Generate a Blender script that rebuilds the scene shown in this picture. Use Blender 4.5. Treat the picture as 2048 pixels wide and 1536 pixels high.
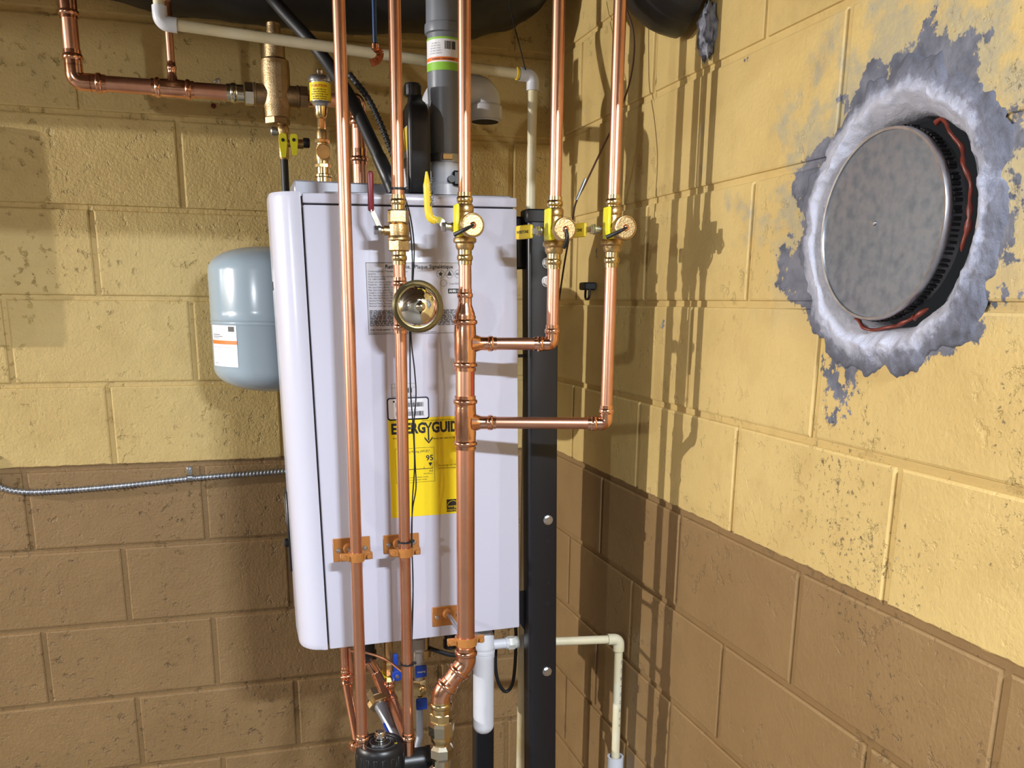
import bpy, bmesh, math, random
from mathutils import Vector, Matrix, noise as mnoise
random.seed(7)
for o in list(bpy.data.objects): bpy.data.objects.remove(o)
SC = bpy.context.scene
COL = SC.collection
# ------------------------------------------------------------------ camera
F_PX, YAW, PITCH, ROLL = 1799.92, 0.29715, 0.23591, 0.00984
CAM = Vector((0.43717, -2.37818, 1.62678)); PPX, PPY = 1024.0, 1035.35
_f = Vector((math.sin(YAW)*math.cos(PITCH), math.cos(YAW)*math.cos(PITCH), -math.sin(PITCH)))
_r0 = Vector((math.cos(YAW), -math.sin(YAW), 0)); _u0 = _r0.cross(_f)
_r = _r0*math.cos(ROLL)+_u0*math.sin(ROLL); _u = _u0*math.cos(ROLL)-_r0*math.sin(ROLL)
cd = bpy.data.cameras.new('camera'); cam = bpy.data.objects.new('camera', cd); COL.objects.link(cam)
cam.matrix_world = Matrix(((_r.x, _u.x, -_f.x, CAM.x), (_r.y, _u.y, -_f.y, CAM.y), (_r.z, _u.z, -_f.z, CAM.z), (0, 0, 0, 1)))
cd.sensor_fit = 'HORIZONTAL'; cd.sensor_width = 36.0; cd.lens = F_PX/2048*36; cd.shift_y = (PPY-768)/2048
cd.clip_start = 0.02; cd.clip_end = 50
SC.camera = cam
# ------------------------------------------------------------------ light
w = bpy.data.worlds.new('world'); SC.world = w; w.use_nodes = True
w.node_tree.nodes['Background'].inputs[0].default_value = (0.9, 0.95, 1, 1); w.node_tree.nodes['Background'].inputs[1].default_value = 0.02
def lamp(name, kind, loc, power, color, size, aim=None, spot=None, blend=1.0):
    l = bpy.data.lights.new(name, kind); l.energy = power; l.color = color
    l.shadow_soft_size = size
    o = bpy.data.objects.new(name, l); COL.objects.link(o); o.location = loc
    if spot: l.spot_size = spot; l.spot_blend = blend
    if aim: o.rotation_euler = (Vector(aim)-Vector(loc)).to_track_quat('-Z', 'Y').to_euler()
    return o
LAMP_A = (-2.0, -3.6, 2.0)
LAMP_B = (-3.4, -0.66, 2.19)
lamp('room_bulb', 'POINT', LAMP_A, 112, (0.90, 0.95, 1.0), 0.05)
lamp('side_bulb', 'POINT', LAMP_B, 560, (1.0, 0.985, 0.96), 0.018)
tl = bpy.data.lights.new('tube_light', 'AREA'); tl.shape = 'RECTANGLE'; tl.size = 0.34; tl.size_y = 0.10; tl.energy = 165; tl.color = (0.82, 0.90, 1.0)
to = bpy.data.objects.new('tube_light', tl); COL.objects.link(to); to.location = (1.07, -3.1, 2.44)
vs = SC.view_settings; vs.view_transform = 'Standard'; vs.look = 'None'; vs.exposure = 0.0; vs.gamma = 1.0; vs.use_curve_mapping = False
# ------------------------------------------------------------------ helpers
def P(x, y, Y):
    d = _f*F_PX+_r*(x-PPX)-_u*(y-PPY)
    return CAM+d*((Y-CAM.y)/d.y)
def PR(x, y, X=1.2735):
    d = _f*F_PX+_r*(x-PPX)-_u*(y-PPY)
    return CAM+d*((X-CAM.x)/d.x)
def pz(y, X, Y):
    """height of the picture row y on the plumb line through X, Y"""
    a, b = 0.0, 3.0
    for _ in range(40):
        m = (a+b)/2; v = Vector((X, Y, m))-CAM
        if PPY-F_PX*v.dot(_u)/v.dot(_f) > y: a = m
        else: b = m
    return (a+b)/2
V = Vector
AX, AY, AZ = V((1, 0, 0)), V((0, 1, 0)), V((0, 0, 1))
def frame(n, hint=None):
    n = n.normalized(); h = hint or (AX if abs(n.x) < 0.8 else AY)
    u = (h-n*h.dot(n)).normalized(); return u, n.cross(u), n
class MB:
    def __init__(s, T=None): s.bm = bmesh.new(); s.T = T
    def box(s, c, d, bev=0.0, R=None, seg=1):
        M = Matrix.Translation(V(c)) @ (R.to_4x4() if R else Matrix.Identity(4)) @ Matrix.Diagonal((d[0], d[1], d[2], 1))
        r = bmesh.ops.create_cube(s.bm, size=1, matrix=M)
        if bev:
            es = list({e for v in r['verts'] for e in v.link_edges})
            bmesh.ops.bevel(s.bm, geom=es, offset=bev, segments=seg, affect='EDGES', profile=0.5)
        return s
    def rings(s, rings, close=True, capa=True, capb=True):
        vs_ = [[s.bm.verts.new(p) for p in r] for r in rings]; n = len(vs_[0])
        for a, b in zip(vs_, vs_[1:]):
            for i in range(n if close else n-1):
                j = (i+1) % n
                s.bm.faces.new((a[i], a[j], b[j], b[i]))
        if capa: s.bm.faces.new(list(reversed(vs_[0])))
        if capb: s.bm.faces.new(vs_[-1])
        return s
    def lathe(s, prof, o, axis, seg=24, ph=0.0):
        u, v, n = frame(V(axis)); o = V(o); R = []
        for r, t in prof:
            r = max(r, 1e-5)
            R.append([o+n*t+u*(r*math.cos(ph+2*math.pi*i/seg))+v*(r*math.sin(ph+2*math.pi*i/seg)) for i in range(seg)])
        return s.rings(R)
    def tube(s, pts, r, seg=16, rad=None, hollow=False):
        pts = [V(p) for p in pts]; R = []; u = None
        for i, p in enumerate(pts):
            t = (pts[min(i+1, len(pts)-1)]-pts[max(i-1, 0)]).normalized()
            if u is None: u = frame(t)[0]
            u = (u-t*u.dot(t)).normalized(); v = t.cross(u)
            q = rad[i] if rad else r
            R.append([p+u*(q*math.cos(2*math.pi*k/seg))+v*(q*math.sin(2*math.pi*k/seg)) for k in range(seg)])
        if hollow:
            t = (pts[-1]-pts[-2]).normalized(); c = pts[-1]; last = R[-1]
            R.append([c+(q-c)*0.86 for q in last]); R.append([c+(q-c)*0.86-t*0.02 for q in last])
        return s.rings(R)
    def prism(s, poly, o, u, v, depth):
        u, v = V(u).normalized(), V(v).normalized(); n = u.cross(v); o = V(o)
        return s.rings([[o+u*a+v*b for a, b in poly], [o+u*a+v*b+n*depth for a, b in poly]])
    def ball(s, c, r, seg=12): 
        k = seg//2
        return s.lathe([(r*math.sin(math.pi*i/k), -r*math.cos(math.pi*i/k)) for i in range(k+1)], c, AZ, seg)
    def build(s, name, mat, parent=None, ang=38, flat=False):
        if s.T: bmesh.ops.transform(s.bm, matrix=s.T, verts=s.bm.verts)
        bmesh.ops.recalc_face_normals(s.bm, faces=s.bm.faces)
        xs = [v.co for v in s.bm.verts]
        lo = V([min(p[i] for p in xs) for i in range(3)]); hi = V([max(p[i] for p in xs) for i in range(3)])
        c = V(((lo.x+hi.x)/2, (lo.y+hi.y)/2, lo.z))
        bmesh.ops.translate(s.bm, verts=s.bm.verts, vec=-c)
        me = bpy.data.meshes.new(name); s.bm.to_mesh(me); s.bm.free()
        if not flat:
            me.polygons.foreach_set('use_smooth', [True]*len(me.polygons)); me.set_sharp_from_angle(angle=math.radians(ang))
        return link(name, me, mat, c, parent)
WM = {}
def link(name, me, mat, loc, parent=None):
    o = bpy.data.objects.new(name, me); COL.objects.link(o)
    if mat and not me.materials: me.materials.append(mat)
    o.location = loc
    if parent:
        o.parent = parent; o.location = V(loc)-WM[parent.name]
    WM[o.name] = V(loc)
    return o
def tag(o, label, cat, group=None, kind=None):
    if kind == 'structure': o['kind'] = kind
    else:
        o['label'] = label; o['category'] = cat
        if kind: o['kind'] = kind
        if group: o['group'] = group
    return o
def thing(name, loc, label, cat, group=None):
    o = bpy.data.objects.new(name, None); COL.objects.link(o); o.location = loc; o.empty_display_size = 0.05
    WM[o.name] = V(loc); return tag(o, label, cat, group)
def struct(o): o['kind'] = 'structure'; return o
def fillet(pts, R, n=8):
    pts = [V(p) for p in pts]; out = [pts[0]]
    for a, b, c in zip(pts, pts[1:], pts[2:]):
        d1 = (a-b).normalized(); d2 = (c-b).normalized(); al = math.acos(max(-1, min(1, d1.dot(d2))))
        t = R/math.tan(al/2); t = min(t, (a-b).length*0.49, (c-b).length*0.49); Rr = t*math.tan(al/2)
        ctr = b+(d1+d2).normalized()*(Rr/math.sin(al/2)); p0 = b+d1*t; p1 = b+d2*t
        e0 = p0-ctr; e1 = p1-ctr; th = e0.angle(e1)
        for i in range(n+1):
            k = i/n; out.append(ctr+(e0*math.sin((1-k)*th)+e1*math.sin(k*th))/math.sin(th))
    out.append(pts[-1]); return out
def spline(pts, n=10):
    pts = [V(p) for p in pts]; q = [pts[0]*2-pts[1]]+pts+[pts[-1]*2-pts[-2]]; out = []
    for i in range(1, len(q)-2):
        a, b, c, d = q[i-1:i+3]
        for k in range(n):
            t = k/n
            out.append(0.5*((2*b)+(c-a)*t+(2*a-5*b+4*c-d)*t*t+(3*b-a-3*c+d)*t**3))
    out.append(pts[-1]); return out
# ------------------------------------------------------------------ materials
def mat(name, col, rough=0.5, metal=0.0, nz=0.0, scale=20, bump=0.0, bscale=60, col2=None, coat=0.0, spec=0.5, rvar=0.0):
    m = bpy.data.materials.new(name); m.use_nodes = True; nt = m.node_tree; b = nt.nodes['Principled BSDF']
    b.inputs['Roughness'].default_value = rough; b.inputs['Metallic'].default_value = metal
    b.inputs['Coat Weight'].default_value = coat; b.inputs['Specular IOR Level'].default_value = spec
    b.inputs['Base Color'].default_value = (*col, 1)
    tc = nt.nodes.new('ShaderNodeTexCoord')
    if nz or col2 or rvar:
        n = nt.nodes.new('ShaderNodeTexNoise'); n.inputs['Scale'].default_value = scale; n.inputs['Detail'].default_value = 6
        nt.links.new(tc.outputs['Object'], n.inputs['Vector'])
        r = nt.nodes.new('ShaderNodeMix'); r.data_type = 'RGBA'
        c2 = col2 or tuple(c*(1-nz) for c in col)
        r.inputs[6].default_value = (*col, 1); r.inputs[7].default_value = (*c2, 1)
        mr = nt.nodes.new('ShaderNodeMapRange'); mr.inputs[1].default_value = 0.4; mr.inputs[2].default_value = 0.68
        nt.links.new(n.outputs['Fac'], mr.inputs[0]); nt.links.new(mr.outputs[0], r.inputs[0]); nt.links.new(r.outputs[2], b.inputs['Base Color'])
        if rvar:
            m2 = nt.nodes.new('ShaderNodeMapRange'); m2.inputs[1].default_value = 0.35; m2.inputs[2].default_value = 0.7
            m2.inputs[3].default_value = rough; m2.inputs[4].default_value = rough+rvar
            nt.links.new(n.outputs['Fac'], m2.inputs[0]); nt.links.new(m2.outputs[0], b.inputs['Roughness'])
    if bump:
        n = nt.nodes.new('ShaderNodeTexNoise'); n.inputs['Scale'].default_value = bscale; n.inputs['Detail'].default_value = 4
        nt.links.new(tc.outputs['Object'], n.inputs['Vector'])
        k = nt.nodes.new('ShaderNodeBump'); k.inputs['Strength'].default_value = bump; k.inputs['Distance'].default_value = 0.002
        nt.links.new(n.outputs['Fac'], k.inputs['Height']); nt.links.new(k.outputs['Normal'], b.inputs['Normal'])
    return m
def srgb(r, g, b):
    f = lambda c: (c/255/12.92) if c < 10.3 else ((c/255+0.055)/1.055)**2.4
    return (f(r), f(g), f(b))
M = dict(
    copper=mat('copper', srgb(228, 172, 142), 0.30, 1.0, col2=srgb(206, 142, 110), scale=9, rvar=0.10),
    copperfit=mat('copper_fitting', srgb(240, 184, 152), 0.16, 1.0, col2=srgb(218, 152, 116), scale=30, bump=0.12, bscale=90),
    brass=mat('brass', srgb(226, 200, 146), 0.2, 1.0, col2=srgb(196, 164, 104), scale=40),
    brassdull=mat('brass_dull', srgb(204, 174, 124), 0.36, 1.0, col2=srgb(178, 146, 98), scale=30, bump=0.25, bscale=300),
    bronze=mat('bronze', srgb(186, 160, 122), 0.45, 1.0, col2=srgb(160, 134, 98), scale=25, bump=0.4, bscale=300),
    nickel=mat('nickel', srgb(205, 196, 172), 0.16, 1.0),
    chrome=mat('chrome', srgb(235, 232, 222), 0.04, 1.0),
    antique=mat('antique_bronze', srgb(128, 116, 84), 0.3, 1.0),
    zinc=mat('zinc_plate', srgb(200, 202, 205), 0.3, 1.0, nz=0.2, scale=60),
    disc=mat('galvanized_disc', srgb(150, 157, 168), 0.34, 0.85, col2=srgb(112, 118, 128), scale=60, rvar=0.15),
    steel=mat('galvanized_steel', srgb(186, 192, 202), 0.30, 0.9, col2=srgb(150, 155, 165), scale=45, rvar=0.12),
    white=mat('white_enamel', srgb(204, 204, 220), 0.22, 0, coat=0.15),
    whitedark=mat('grey_sheet', srgb(150, 150, 158), 0.4, 0.3),
    gap=mat('seam_dark', srgb(120, 106, 92), 0.7),
    tank=mat('tank_grey', srgb(152, 168, 180), 0.2, 0, coat=0.2),
    blackpost=mat('black_powder_coat', srgb(20, 20, 24), 0.34),
    black=mat('black_plastic', srgb(22, 22, 24), 0.38),
    rubber=mat('black_rubber', srgb(24, 24, 26), 0.5),
    wrap=mat('black_duct_wrap', srgb(34, 33, 34), 0.42, bump=0.9, bscale=14),
    greywrap=mat('grey_duct_wrap', srgb(86, 85, 88), 0.55, bump=0.9, bscale=18),
    pvc=mat('white_pvc', srgb(208, 209, 215), 0.3, nz=0.06, scale=14),
    cpvc=mat('ivory_cpvc', srgb(220, 212, 184), 0.36, col2=srgb(206, 190, 142), scale=7),
    greypp=mat('grey_polypropylene', srgb(118, 122, 130), 0.34, nz=0.05),
    orange=mat('copper_epoxy', srgb(172, 112, 54), 0.4, nz=0.12, scale=40),
    yellow=mat('yellow_handle', srgb(236, 226, 42), 0.38),
    yellowgrip=mat('yellow_vinyl', srgb(240, 206, 50), 0.35),
    red=mat('maroon_vinyl', srgb(120, 30, 44), 0.35),
    blue=mat('blue_handle', srgb(22, 62, 160), 0.35),
    bluerod=mat('blue_rod', srgb(74, 100, 140), 0.25, 0.7),
    ylabel=mat('yellow_paper', srgb(244, 214, 14), 0.45),
    wlabel=mat('white_paper', srgb(232, 232, 238), 0.4),
    glabel=mat('grey_film', srgb(206, 205, 214), 0.25),
    ink=mat('black_ink', srgb(26, 24, 24), 0.5),
    inkgrey=mat('grey_ink', srgb(92, 90, 98), 0.5),
    inkred=mat('red_ink', srgb(190, 40, 30), 0.5),
    green=mat('green_print', srgb(142, 200, 60), 0.5),
    orangep=mat('orange_print', srgb(232, 120, 40), 0.5),
    whitep=mat('white_print', srgb(236, 236, 236), 0.5),
    fluff=mat('mineral_fluff', srgb(150, 150, 158), 0.95, col2=srgb(80, 82, 92), scale=70, bump=1.0, bscale=120),
    caulk=mat('red_firestop', srgb(122, 50, 36), 0.4, nz=0.4, scale=40, bump=0.5, bscale=70),
    wire=mat('brown_wire', srgb(70, 42, 28), 0.45),
    floor=mat('concrete_floor', srgb(96, 92, 88), 0.7, nz=0.15, scale=3),
    ceil=mat('joist_wood', srgb(84, 66, 48), 0.8, nz=0.2, scale=5),
    plain=mat('plain_wall_paint', srgb(92, 88, 82), 0.7, nz=0.1, scale=2),
    dark=mat('hole_shade', srgb(14, 12, 11), 0.9),  # near-black stand-in for the shade inside holes
)
# ------------------------------------------------------------------ room shell
XC = 1.2735; BL = 0.2032; ZPAINT = 1.2285; X0 = -0.0637
HC = V((XC, -1.318, 1.729))                      # flue hole centre on the right wall
def N(nt, t, **k):
    n = nt.nodes.new(t)
    for a, b in k.items(): setattr(n, a, b)
    return n
def wallmat(name, right):
    m = bpy.data.materials.new(name); m.use_nodes = True; nt = m.node_tree; L = nt.links.new; b = nt.nodes['Principled BSDF']
    g = N(nt, 'ShaderNodeNewGeometry'); sep = N(nt, 'ShaderNodeSeparateXYZ'); L(g.outputs['Position'], sep.inputs[0])
    def noise(s, d=5, r=0.55, dist=0.0):
        n = N(nt, 'ShaderNodeTexNoise'); n.inputs['Scale'].default_value = s; n.inputs['Detail'].default_value = d
        n.inputs['Roughness'].default_value = r; n.inputs['Distortion'].default_value = dist
        L(g.outputs['Position'], n.inputs['Vector']); return n.outputs['Fac']
    def mr(x, a, b_, c=0.0, d=1.0):
        n = N(nt, 'ShaderNodeMapRange'); L(x, n.inputs[0])
        for i, v in enumerate((a, b_, c, d)): n.inputs[i+1].default_value = v
        return n.outputs[0]
    def mth(op, a, b_=None, c=None):
        n = N(nt, 'ShaderNodeMath', operation=op)
        for i, v in enumerate((a, b_, c)):
            if v is None: continue
            if isinstance(v, (int, float)): n.inputs[i].default_value = v
            else: L(v, n.inputs[i])
        return n.outputs[0]
    def mix(f, a, c):
        n = N(nt, 'ShaderNodeMix', data_type='RGBA')
        if isinstance(f, float): n.inputs[0].default_value = f
        else: L(f, n.inputs[0])
        for i, v in ((6, a), (7, c)):
            if isinstance(v, tuple): n.inputs[i].default_value = (*v, 1)
            else: L(v, n.inputs[i])
        return n.outputs[2]
    big = noise(2.6, 4); mid = noise(14, 6)
    yel = mix(mr(big, .35, .7), srgb(209, 182, 120), srgb(197, 168, 106))
    yel = mix(mr(mid, .5, .75, 0, .35), yel, srgb(176, 146, 90))
    brn = mix(mr(big, .35, .7), srgb(146, 117, 78), srgb(134, 106, 68))
    brn = mix(mr(mid, .5, .75, 0, .35), brn, srgb(124, 96, 62))
    zz = mth('MULTIPLY_ADD', noise(28, 3), 0.012, sep.outputs[2])
    isy = mr(zz, ZPAINT+.006-.0006, ZPAINT+.006+.0006)
    col = mix(isy, brn, yel)
    pits = mth('MULTIPLY', mr(noise(46, 5, .6), .58, .70), mr(noise(5, 3), .46, .62, .12, 1.0))
    fine = noise(150, 4, .6)
    if right:
        # scuffs, mould specks and flaked paint showing the grey coat below
        dy = mth('SUBTRACT', sep.outputs[1], HC.y); dz = mth('SUBTRACT', sep.outputs[2], HC.z)
        d = mth('SQRT', mth('ADD', mth('MULTIPLY', dy, dy), mth('MULTIPLY', dz, dz)))
        n1 = noise(9, 7, .65)
        near = mr(d, .19, .30, 1.0, 0.0)
        flake = mr(mth('ADD', mth('MULTIPLY', near, .22), n1), .70, .715)
        thin = mth('MULTIPLY', mr(mth('ADD', mth('MULTIPLY', mr(d, .20, .40, 1.0, 0.0), .30), noise(13, 7, .7)), .62, .74, 0, .85), mr(dz, -.16, .02))
        col = mix(mth('MULTIPLY', thin, isy), col, mix(noise(60, 5), srgb(196, 178, 124), srgb(140, 140, 138)))
        col = mix(mth('MULTIPLY', flake, isy), col, mix(mr(noise(30, 4), .35, .65), srgb(120, 122, 134), srgb(82, 86, 100)))
        lowr = mth('MULTIPLY', mr(sep.outputs[1], -.95, -1.25), mr(sep.outputs[2], .9, 1.15))
        speck = mr(mth('ADD', noise(95, 6, .7), mth('MULTIPLY', noise(5, 3), .35)), .80, .86)
        col = mix(mth('MULTIPLY', mth('MULTIPLY', speck, lowr), .75), col, srgb(74, 66, 52))
        col = mix(mth('MULTIPLY', mr(noise(3.3, 6, .7), .60, .78, 0, .5), mr(sep.outputs[1], -.8, -1.1)), col, srgb(150, 122, 78))
        fl = mth('MULTIPLY', mth('MULTIPLY', mr(noise(26, 6, .7), .665, .685), mr(sep.outputs[1], -1.1, -1.2)), mth('MULTIPLY', mr(sep.outputs[1], -1.52, -1.42), isy))
        col = mix(mth('MULTIPLY', fl, .9), col, srgb(128, 138, 158))
    L(col, b.inputs['Base Color']); b.inputs['Roughness'].default_value = 0.5; b.inputs['Specular IOR Level'].default_value = 0.4
    amp = 0.4 if right else 1.0
    h = mth('ADD', mth('MULTIPLY', fine, 0.42*amp), mth('ADD', mth('MULTIPLY', pits, -1.7*amp), mth('MULTIPLY', noise(24, 3), 0.55*amp)))
    k = N(nt, 'ShaderNodeBump'); k.inputs['Strength'].default_value = 0.8; k.inputs['Distance'].default_value = 0.005
    L(h, k.inputs['Height']); L(k.outputs['Normal'], b.inputs['Normal'])
    return m
M['wallb'] = wallmat('painted_block_back', False); M['wallr'] = wallmat('painted_block_right', True)
JW = 0.0108                                     # joint width
def block_mesh(name, ln, m, axis):
    """one block face: its front is at 0, the body goes back 30 mm; the arris is eased"""
    mb = MB()
    hw, hh = ln/2-JW/2, BL/2-JW/2; c, dp, e = 0.0045, 0.03, 0.0022
    prof = [(0, 0, dp), (0, 0, c), (e*.6, e*.6, e*.45), (c, c, 0)]
    R = []
    for i_, j_, d_ in prof:
        a, b = hw-i_, hh-j_
        q = []
        for sx, sz in ((-1, -1), (1, -1), (1, 1), (-1, 1)):
            q.append(V((sx*a, d_, sz*b)) if axis == 'y' else V((d_, -sx*a, sz*b)))
        R.append(q)
    mb.rings(R, capa=True, capb=True)
    bmesh.ops.recalc_face_normals(mb.bm, faces=mb.bm.faces)
    me = bpy.data.meshes.new(name); mb.bm.to_mesh(me); mb.bm.free(); me.materials.append(m); return me
def slab(name, c, d, m):
    return struct(MB().box(c, d).build(name, m, flat=True))
# walls: the mortar bed lies 3 mm behind the block faces
wall_back = slab('wall_back', (-0.55, 0.0448, 1.22), (3.75, 0.08, 2.44), M['wallb'])
wall_right = slab('wall_right', (XC+0.0448, -1.5, 1.22), (0.08, 3.08, 2.44), M['wallr'])
MESHES = {}
rblocks = []
for row in range(12):
    zc = row*BL+BL/2; k = 11-row-1               # row 0 starts at the floor, joint H5 is the top of row 5
    # back wall
    off = X0 if row % 2 == 1 else X0-BL
    x = off-4*2*BL
    while x < XC-0.01:
        a, b_ = max(x, -1.9), min(x+2*BL, XC)
        ln = b_-a
        if ln > 0.02 and a > -2:
            key = ('b', round(ln, 4))
            if key not in MESHES: MESHES[key] = block_mesh('block', ln, M['wallb'], 'y')
            link('block', MESHES[key], None, V(((a+b_)/2, random.uniform(-.0006, .0006), zc)), wall_back)
        x += 2*BL
    # right wall
    y = 0.181-2*BL if row % 2 == 0 else 0.394-2*BL
    if row % 2 == 1: y = 0.394-2*BL
    while y < 3.0:
        a, b_ = max(y, 0), min(y+2*BL, 3.0); ln = b_-a
        if ln > 0.02:
            key = ('r', round(ln, 4))
            if key not in MESHES: MESHES[key] = block_mesh('block', ln, M['wallr'], 'x')
            o = link('block', MESHES[key], None, V((XC+random.uniform(-.0006, .0006), -(a+b_)/2, zc)), wall_right)
            rblocks.append((o, -(a+b_)/2, zc, ln))
        y += 2*BL
# the round flue opening is cut through the blocks it crosses
RH = 0.155
cut = MB().lathe([(RH, -0.05), (RH, 0.2)], HC+V((0, -.010, 0)), AX, 48).build('cutter', None)
def carve(o):
    md = o.modifiers.new('b', 'BOOLEAN'); md.operation = 'DIFFERENCE'; md.object = cut; md.solver = 'EXACT'
    bpy.context.view_layer.update()
    me = bpy.data.meshes.new_from_object(o.evaluated_get(bpy.context.evaluated_depsgraph_get()))
    me.name = 'block_cut'; o.modifiers.clear(); o.data = me
for o, yc, zc, ln in rblocks:
    if abs(yc-HC.y+.01) < ln/2+RH and abs(zc-HC.z) < BL/2+RH: carve(o)
carve(wall_right); bpy.data.objects.remove(cut)
slab('floor', (-1.2, -2.2, -0.04), (5.2, 4.8, 0.08), M['floor'])
slab('ceiling', (-1.2, -2.2, 2.56), (5.2, 4.8, 0.08), M['ceil'])
slab('wall_left', (-3.75, -2.2, 1.28), (0.08, 4.8, 2.56), M['plain'])
slab('wall_front', (-1.2, -4.6, 1.28), (5.2, 0.08, 2.56), M['plain'])
slab('wall_back_far', (-3.1, 0.0435, 1.22), (1.3, 0.08, 2.44), M['wallb']).name = 'wall_side'
# ------------------------------------------------------------------ flue opening: sleeve, cap, mortar, sealant
t = thing('flue_cap', (HC.x, HC.y, HC.z-.125), 'round galvanized metal cap closing the hole in the right wall', 'cap')
RC = 0.122
MB().lathe([(RC-.004, 0.012), (RC-.003, .0085), (0, .0075)], HC+V((-.013, 0, 0)), AX, 64).build('disc', M['disc'], t)
MB().lathe([(RC-.0045, 0.013), (RC-.003, .006), (RC, .0055), (RC+.0012, .009), (RC+.0012, .014), (RC, .017), (RC, .036), (RC-.004, .036), (RC-.004, .013)], HC+V((-.013, 0, 0)), AX, 64).build('rim', M['zinc'], t)
cr = MB()
for i in range(110):
    a = 2*math.pi*(i+random.uniform(-.2, .2))/110; p = HC+V((.009, math.cos(a)*(RC+.0005), math.sin(a)*(RC+.0005)))
    cr.box(p, (.012, .0025+.003*random.random(), .0022+.003*random.random()), R=Matrix.Rotation(a, 3, 'X'))
cr.build('crimped_edge', M['rubber'], t)['kind'] = 'stuff'
MB().lathe([(.0035, 0), (.0032, .0025), (0, .003)], HC+V((-.0055, .008, .004)), -AX, 12).build('screw', M['zinc'], t)
# mortar collar: irregular polar mesh
def mortar_mesh():
    bm = bmesh.new(); na, nr = 300, 24; rows = []; hc = HC+V((0, -.010, 0))
    for i in range(nr+1):
        q = i/nr; row = []
        for j in range(na):
            a = 2*math.pi*j/na; ca, sa = math.cos(a), math.sin(a)
            ny = mnoise.fractal(V((ca*2.2, sa*2.2, 3.1)), 1.0, 2.0, 6); n2 = mnoise.fractal(V((ca*5, sa*5, 7.7)), 1.0, 2.0, 4)
            ro = .190+.014*ny+.018*n2+(.014 if ca < 0 else 0)*abs(ca)+.006*max(0, -sa)
            ri = .1315+.004*mnoise.noise(V((ca*4, sa*4, 1)))+.010*max(0, -ca)
            r = ri+(ro-ri)*q
            h = -.030+.040*min(1, (q/.42))**.5 if q < .42 else .010-.0085*((q-.42)/.58)**1.3
            h += .0022*mnoise.fractal(V((ca*r*60, sa*r*60, 2)), 1.0, 2.0, 5)*(1 if q < .97 else .2)
            h += .0015*mnoise.noise(V((a*3, q*9, 2)))
            if i == nr: h = -.001
            row.append(bm.verts.new(hc+V((-h, ca*r, sa*r))))
        rows.append(row)
    for A, B_ in zip(rows, rows[1:]):
        for j in range(na):
            k = (j+1) % na; bm.faces.new((A[j], A[k], B_[k], B_[j]))
    # back skin so that the collar has thickness
    back = []
    for row in (rows[0],):
        back.append([bm.verts.new(v.co+V((.02, 0, 0))) for v in row])
    for j in range(na):
        k = (j+1) % na; bm.faces.new((rows[0][k], rows[0][j], back[0][j], back[0][k]))
    return bm
mm = bpy.data.materials.new('mortar'); mm.use_nodes = True; nt = mm.node_tree; L = nt.links.new; b = nt.nodes['Principled BSDF']
g = N(nt, 'ShaderNodeNewGeometry'); n1 = N(nt, 'ShaderNodeTexNoise'); n1.inputs['Scale'].default_value = 22; n1.inputs['Detail'].default_value = 8; n1.inputs['Roughness'].default_value = .7
L(g.outputs['Position'], n1.inputs['Vector'])
vd = N(nt, 'ShaderNodeVectorMath', operation='DISTANCE'); L(g.outputs['Position'], vd.inputs[0]); vd.inputs[1].default_value = tuple(HC+V((0, -.01, 0)))
a1 = N(nt, 'ShaderNodeMath', operation='MULTIPLY_ADD'); L(n1.outputs['Fac'], a1.inputs[0]); a1.inputs[1].default_value = 0.075; L(vd.outputs['Value'], a1.inputs[2])
cr_ = N(nt, 'ShaderNodeValToRGB'); L(a1.outputs[0], cr_.inputs[0])
el = cr_.color_ramp.elements; el[0].position = .17; el[0].color = (*srgb(176, 175, 184), 1); el[1].position = .236; el[1].color = (*srgb(92, 94, 106), 1)
for p_, c_ in ((.196, (184, 185, 200)), (.21, (160, 163, 180)), (.217, (116, 118, 132))):
    e_ = el.new(p_); e_.color = (*srgb(*c_), 1)
L(cr_.outputs[0], b.inputs['Base Color']); b.inputs['Roughness'].default_value = .85
bp = N(nt, 'ShaderNodeBump'); bp.inputs['Strength'].default_value = 1.0; bp.inputs['Distance'].default_value = .007; L(n1.outputs['Fac'], bp.inputs['Height']); L(bp.outputs[0], b.inputs['Normal'])
mb = MB(); mb.bm.free(); mb.bm = mortar_mesh()
tag(mb.build('mortar_collar', mm, ang=60), 'rough grey and white mortar smeared round the capped flue hole', 'mortar')
for nm, a0, a1_, rr, lab in (('sealant', 2.05, 3.42, .134, 'red-brown firestop sealant strip along the upper right gap of the flue cap'), ('sealant', 4.0, 5.15, .134, 'red-brown firestop sealant lump below the flue cap')):
    pts = []; rad = []
    for i in range(36):
        a = a0+(a1_-a0)*i/35; r = rr+.005*mnoise.noise(V((a*3, 0, 4)))+(.006 if math.cos(a) < -.5 else 0)
        pts.append(HC+V((.011+.010*mnoise.noise(V((a*5, 2, 0))), math.cos(a)*r, math.sin(a)*r)))
        rad.append(.0022+.0042*abs(mnoise.noise(V((a*7, 9, 1)))) if 0 < i < 35 else .001)
    tag(MB().tube(pts, .005, 10, rad).build(nm, M['caulk']), lab, 'sealant')
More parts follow.
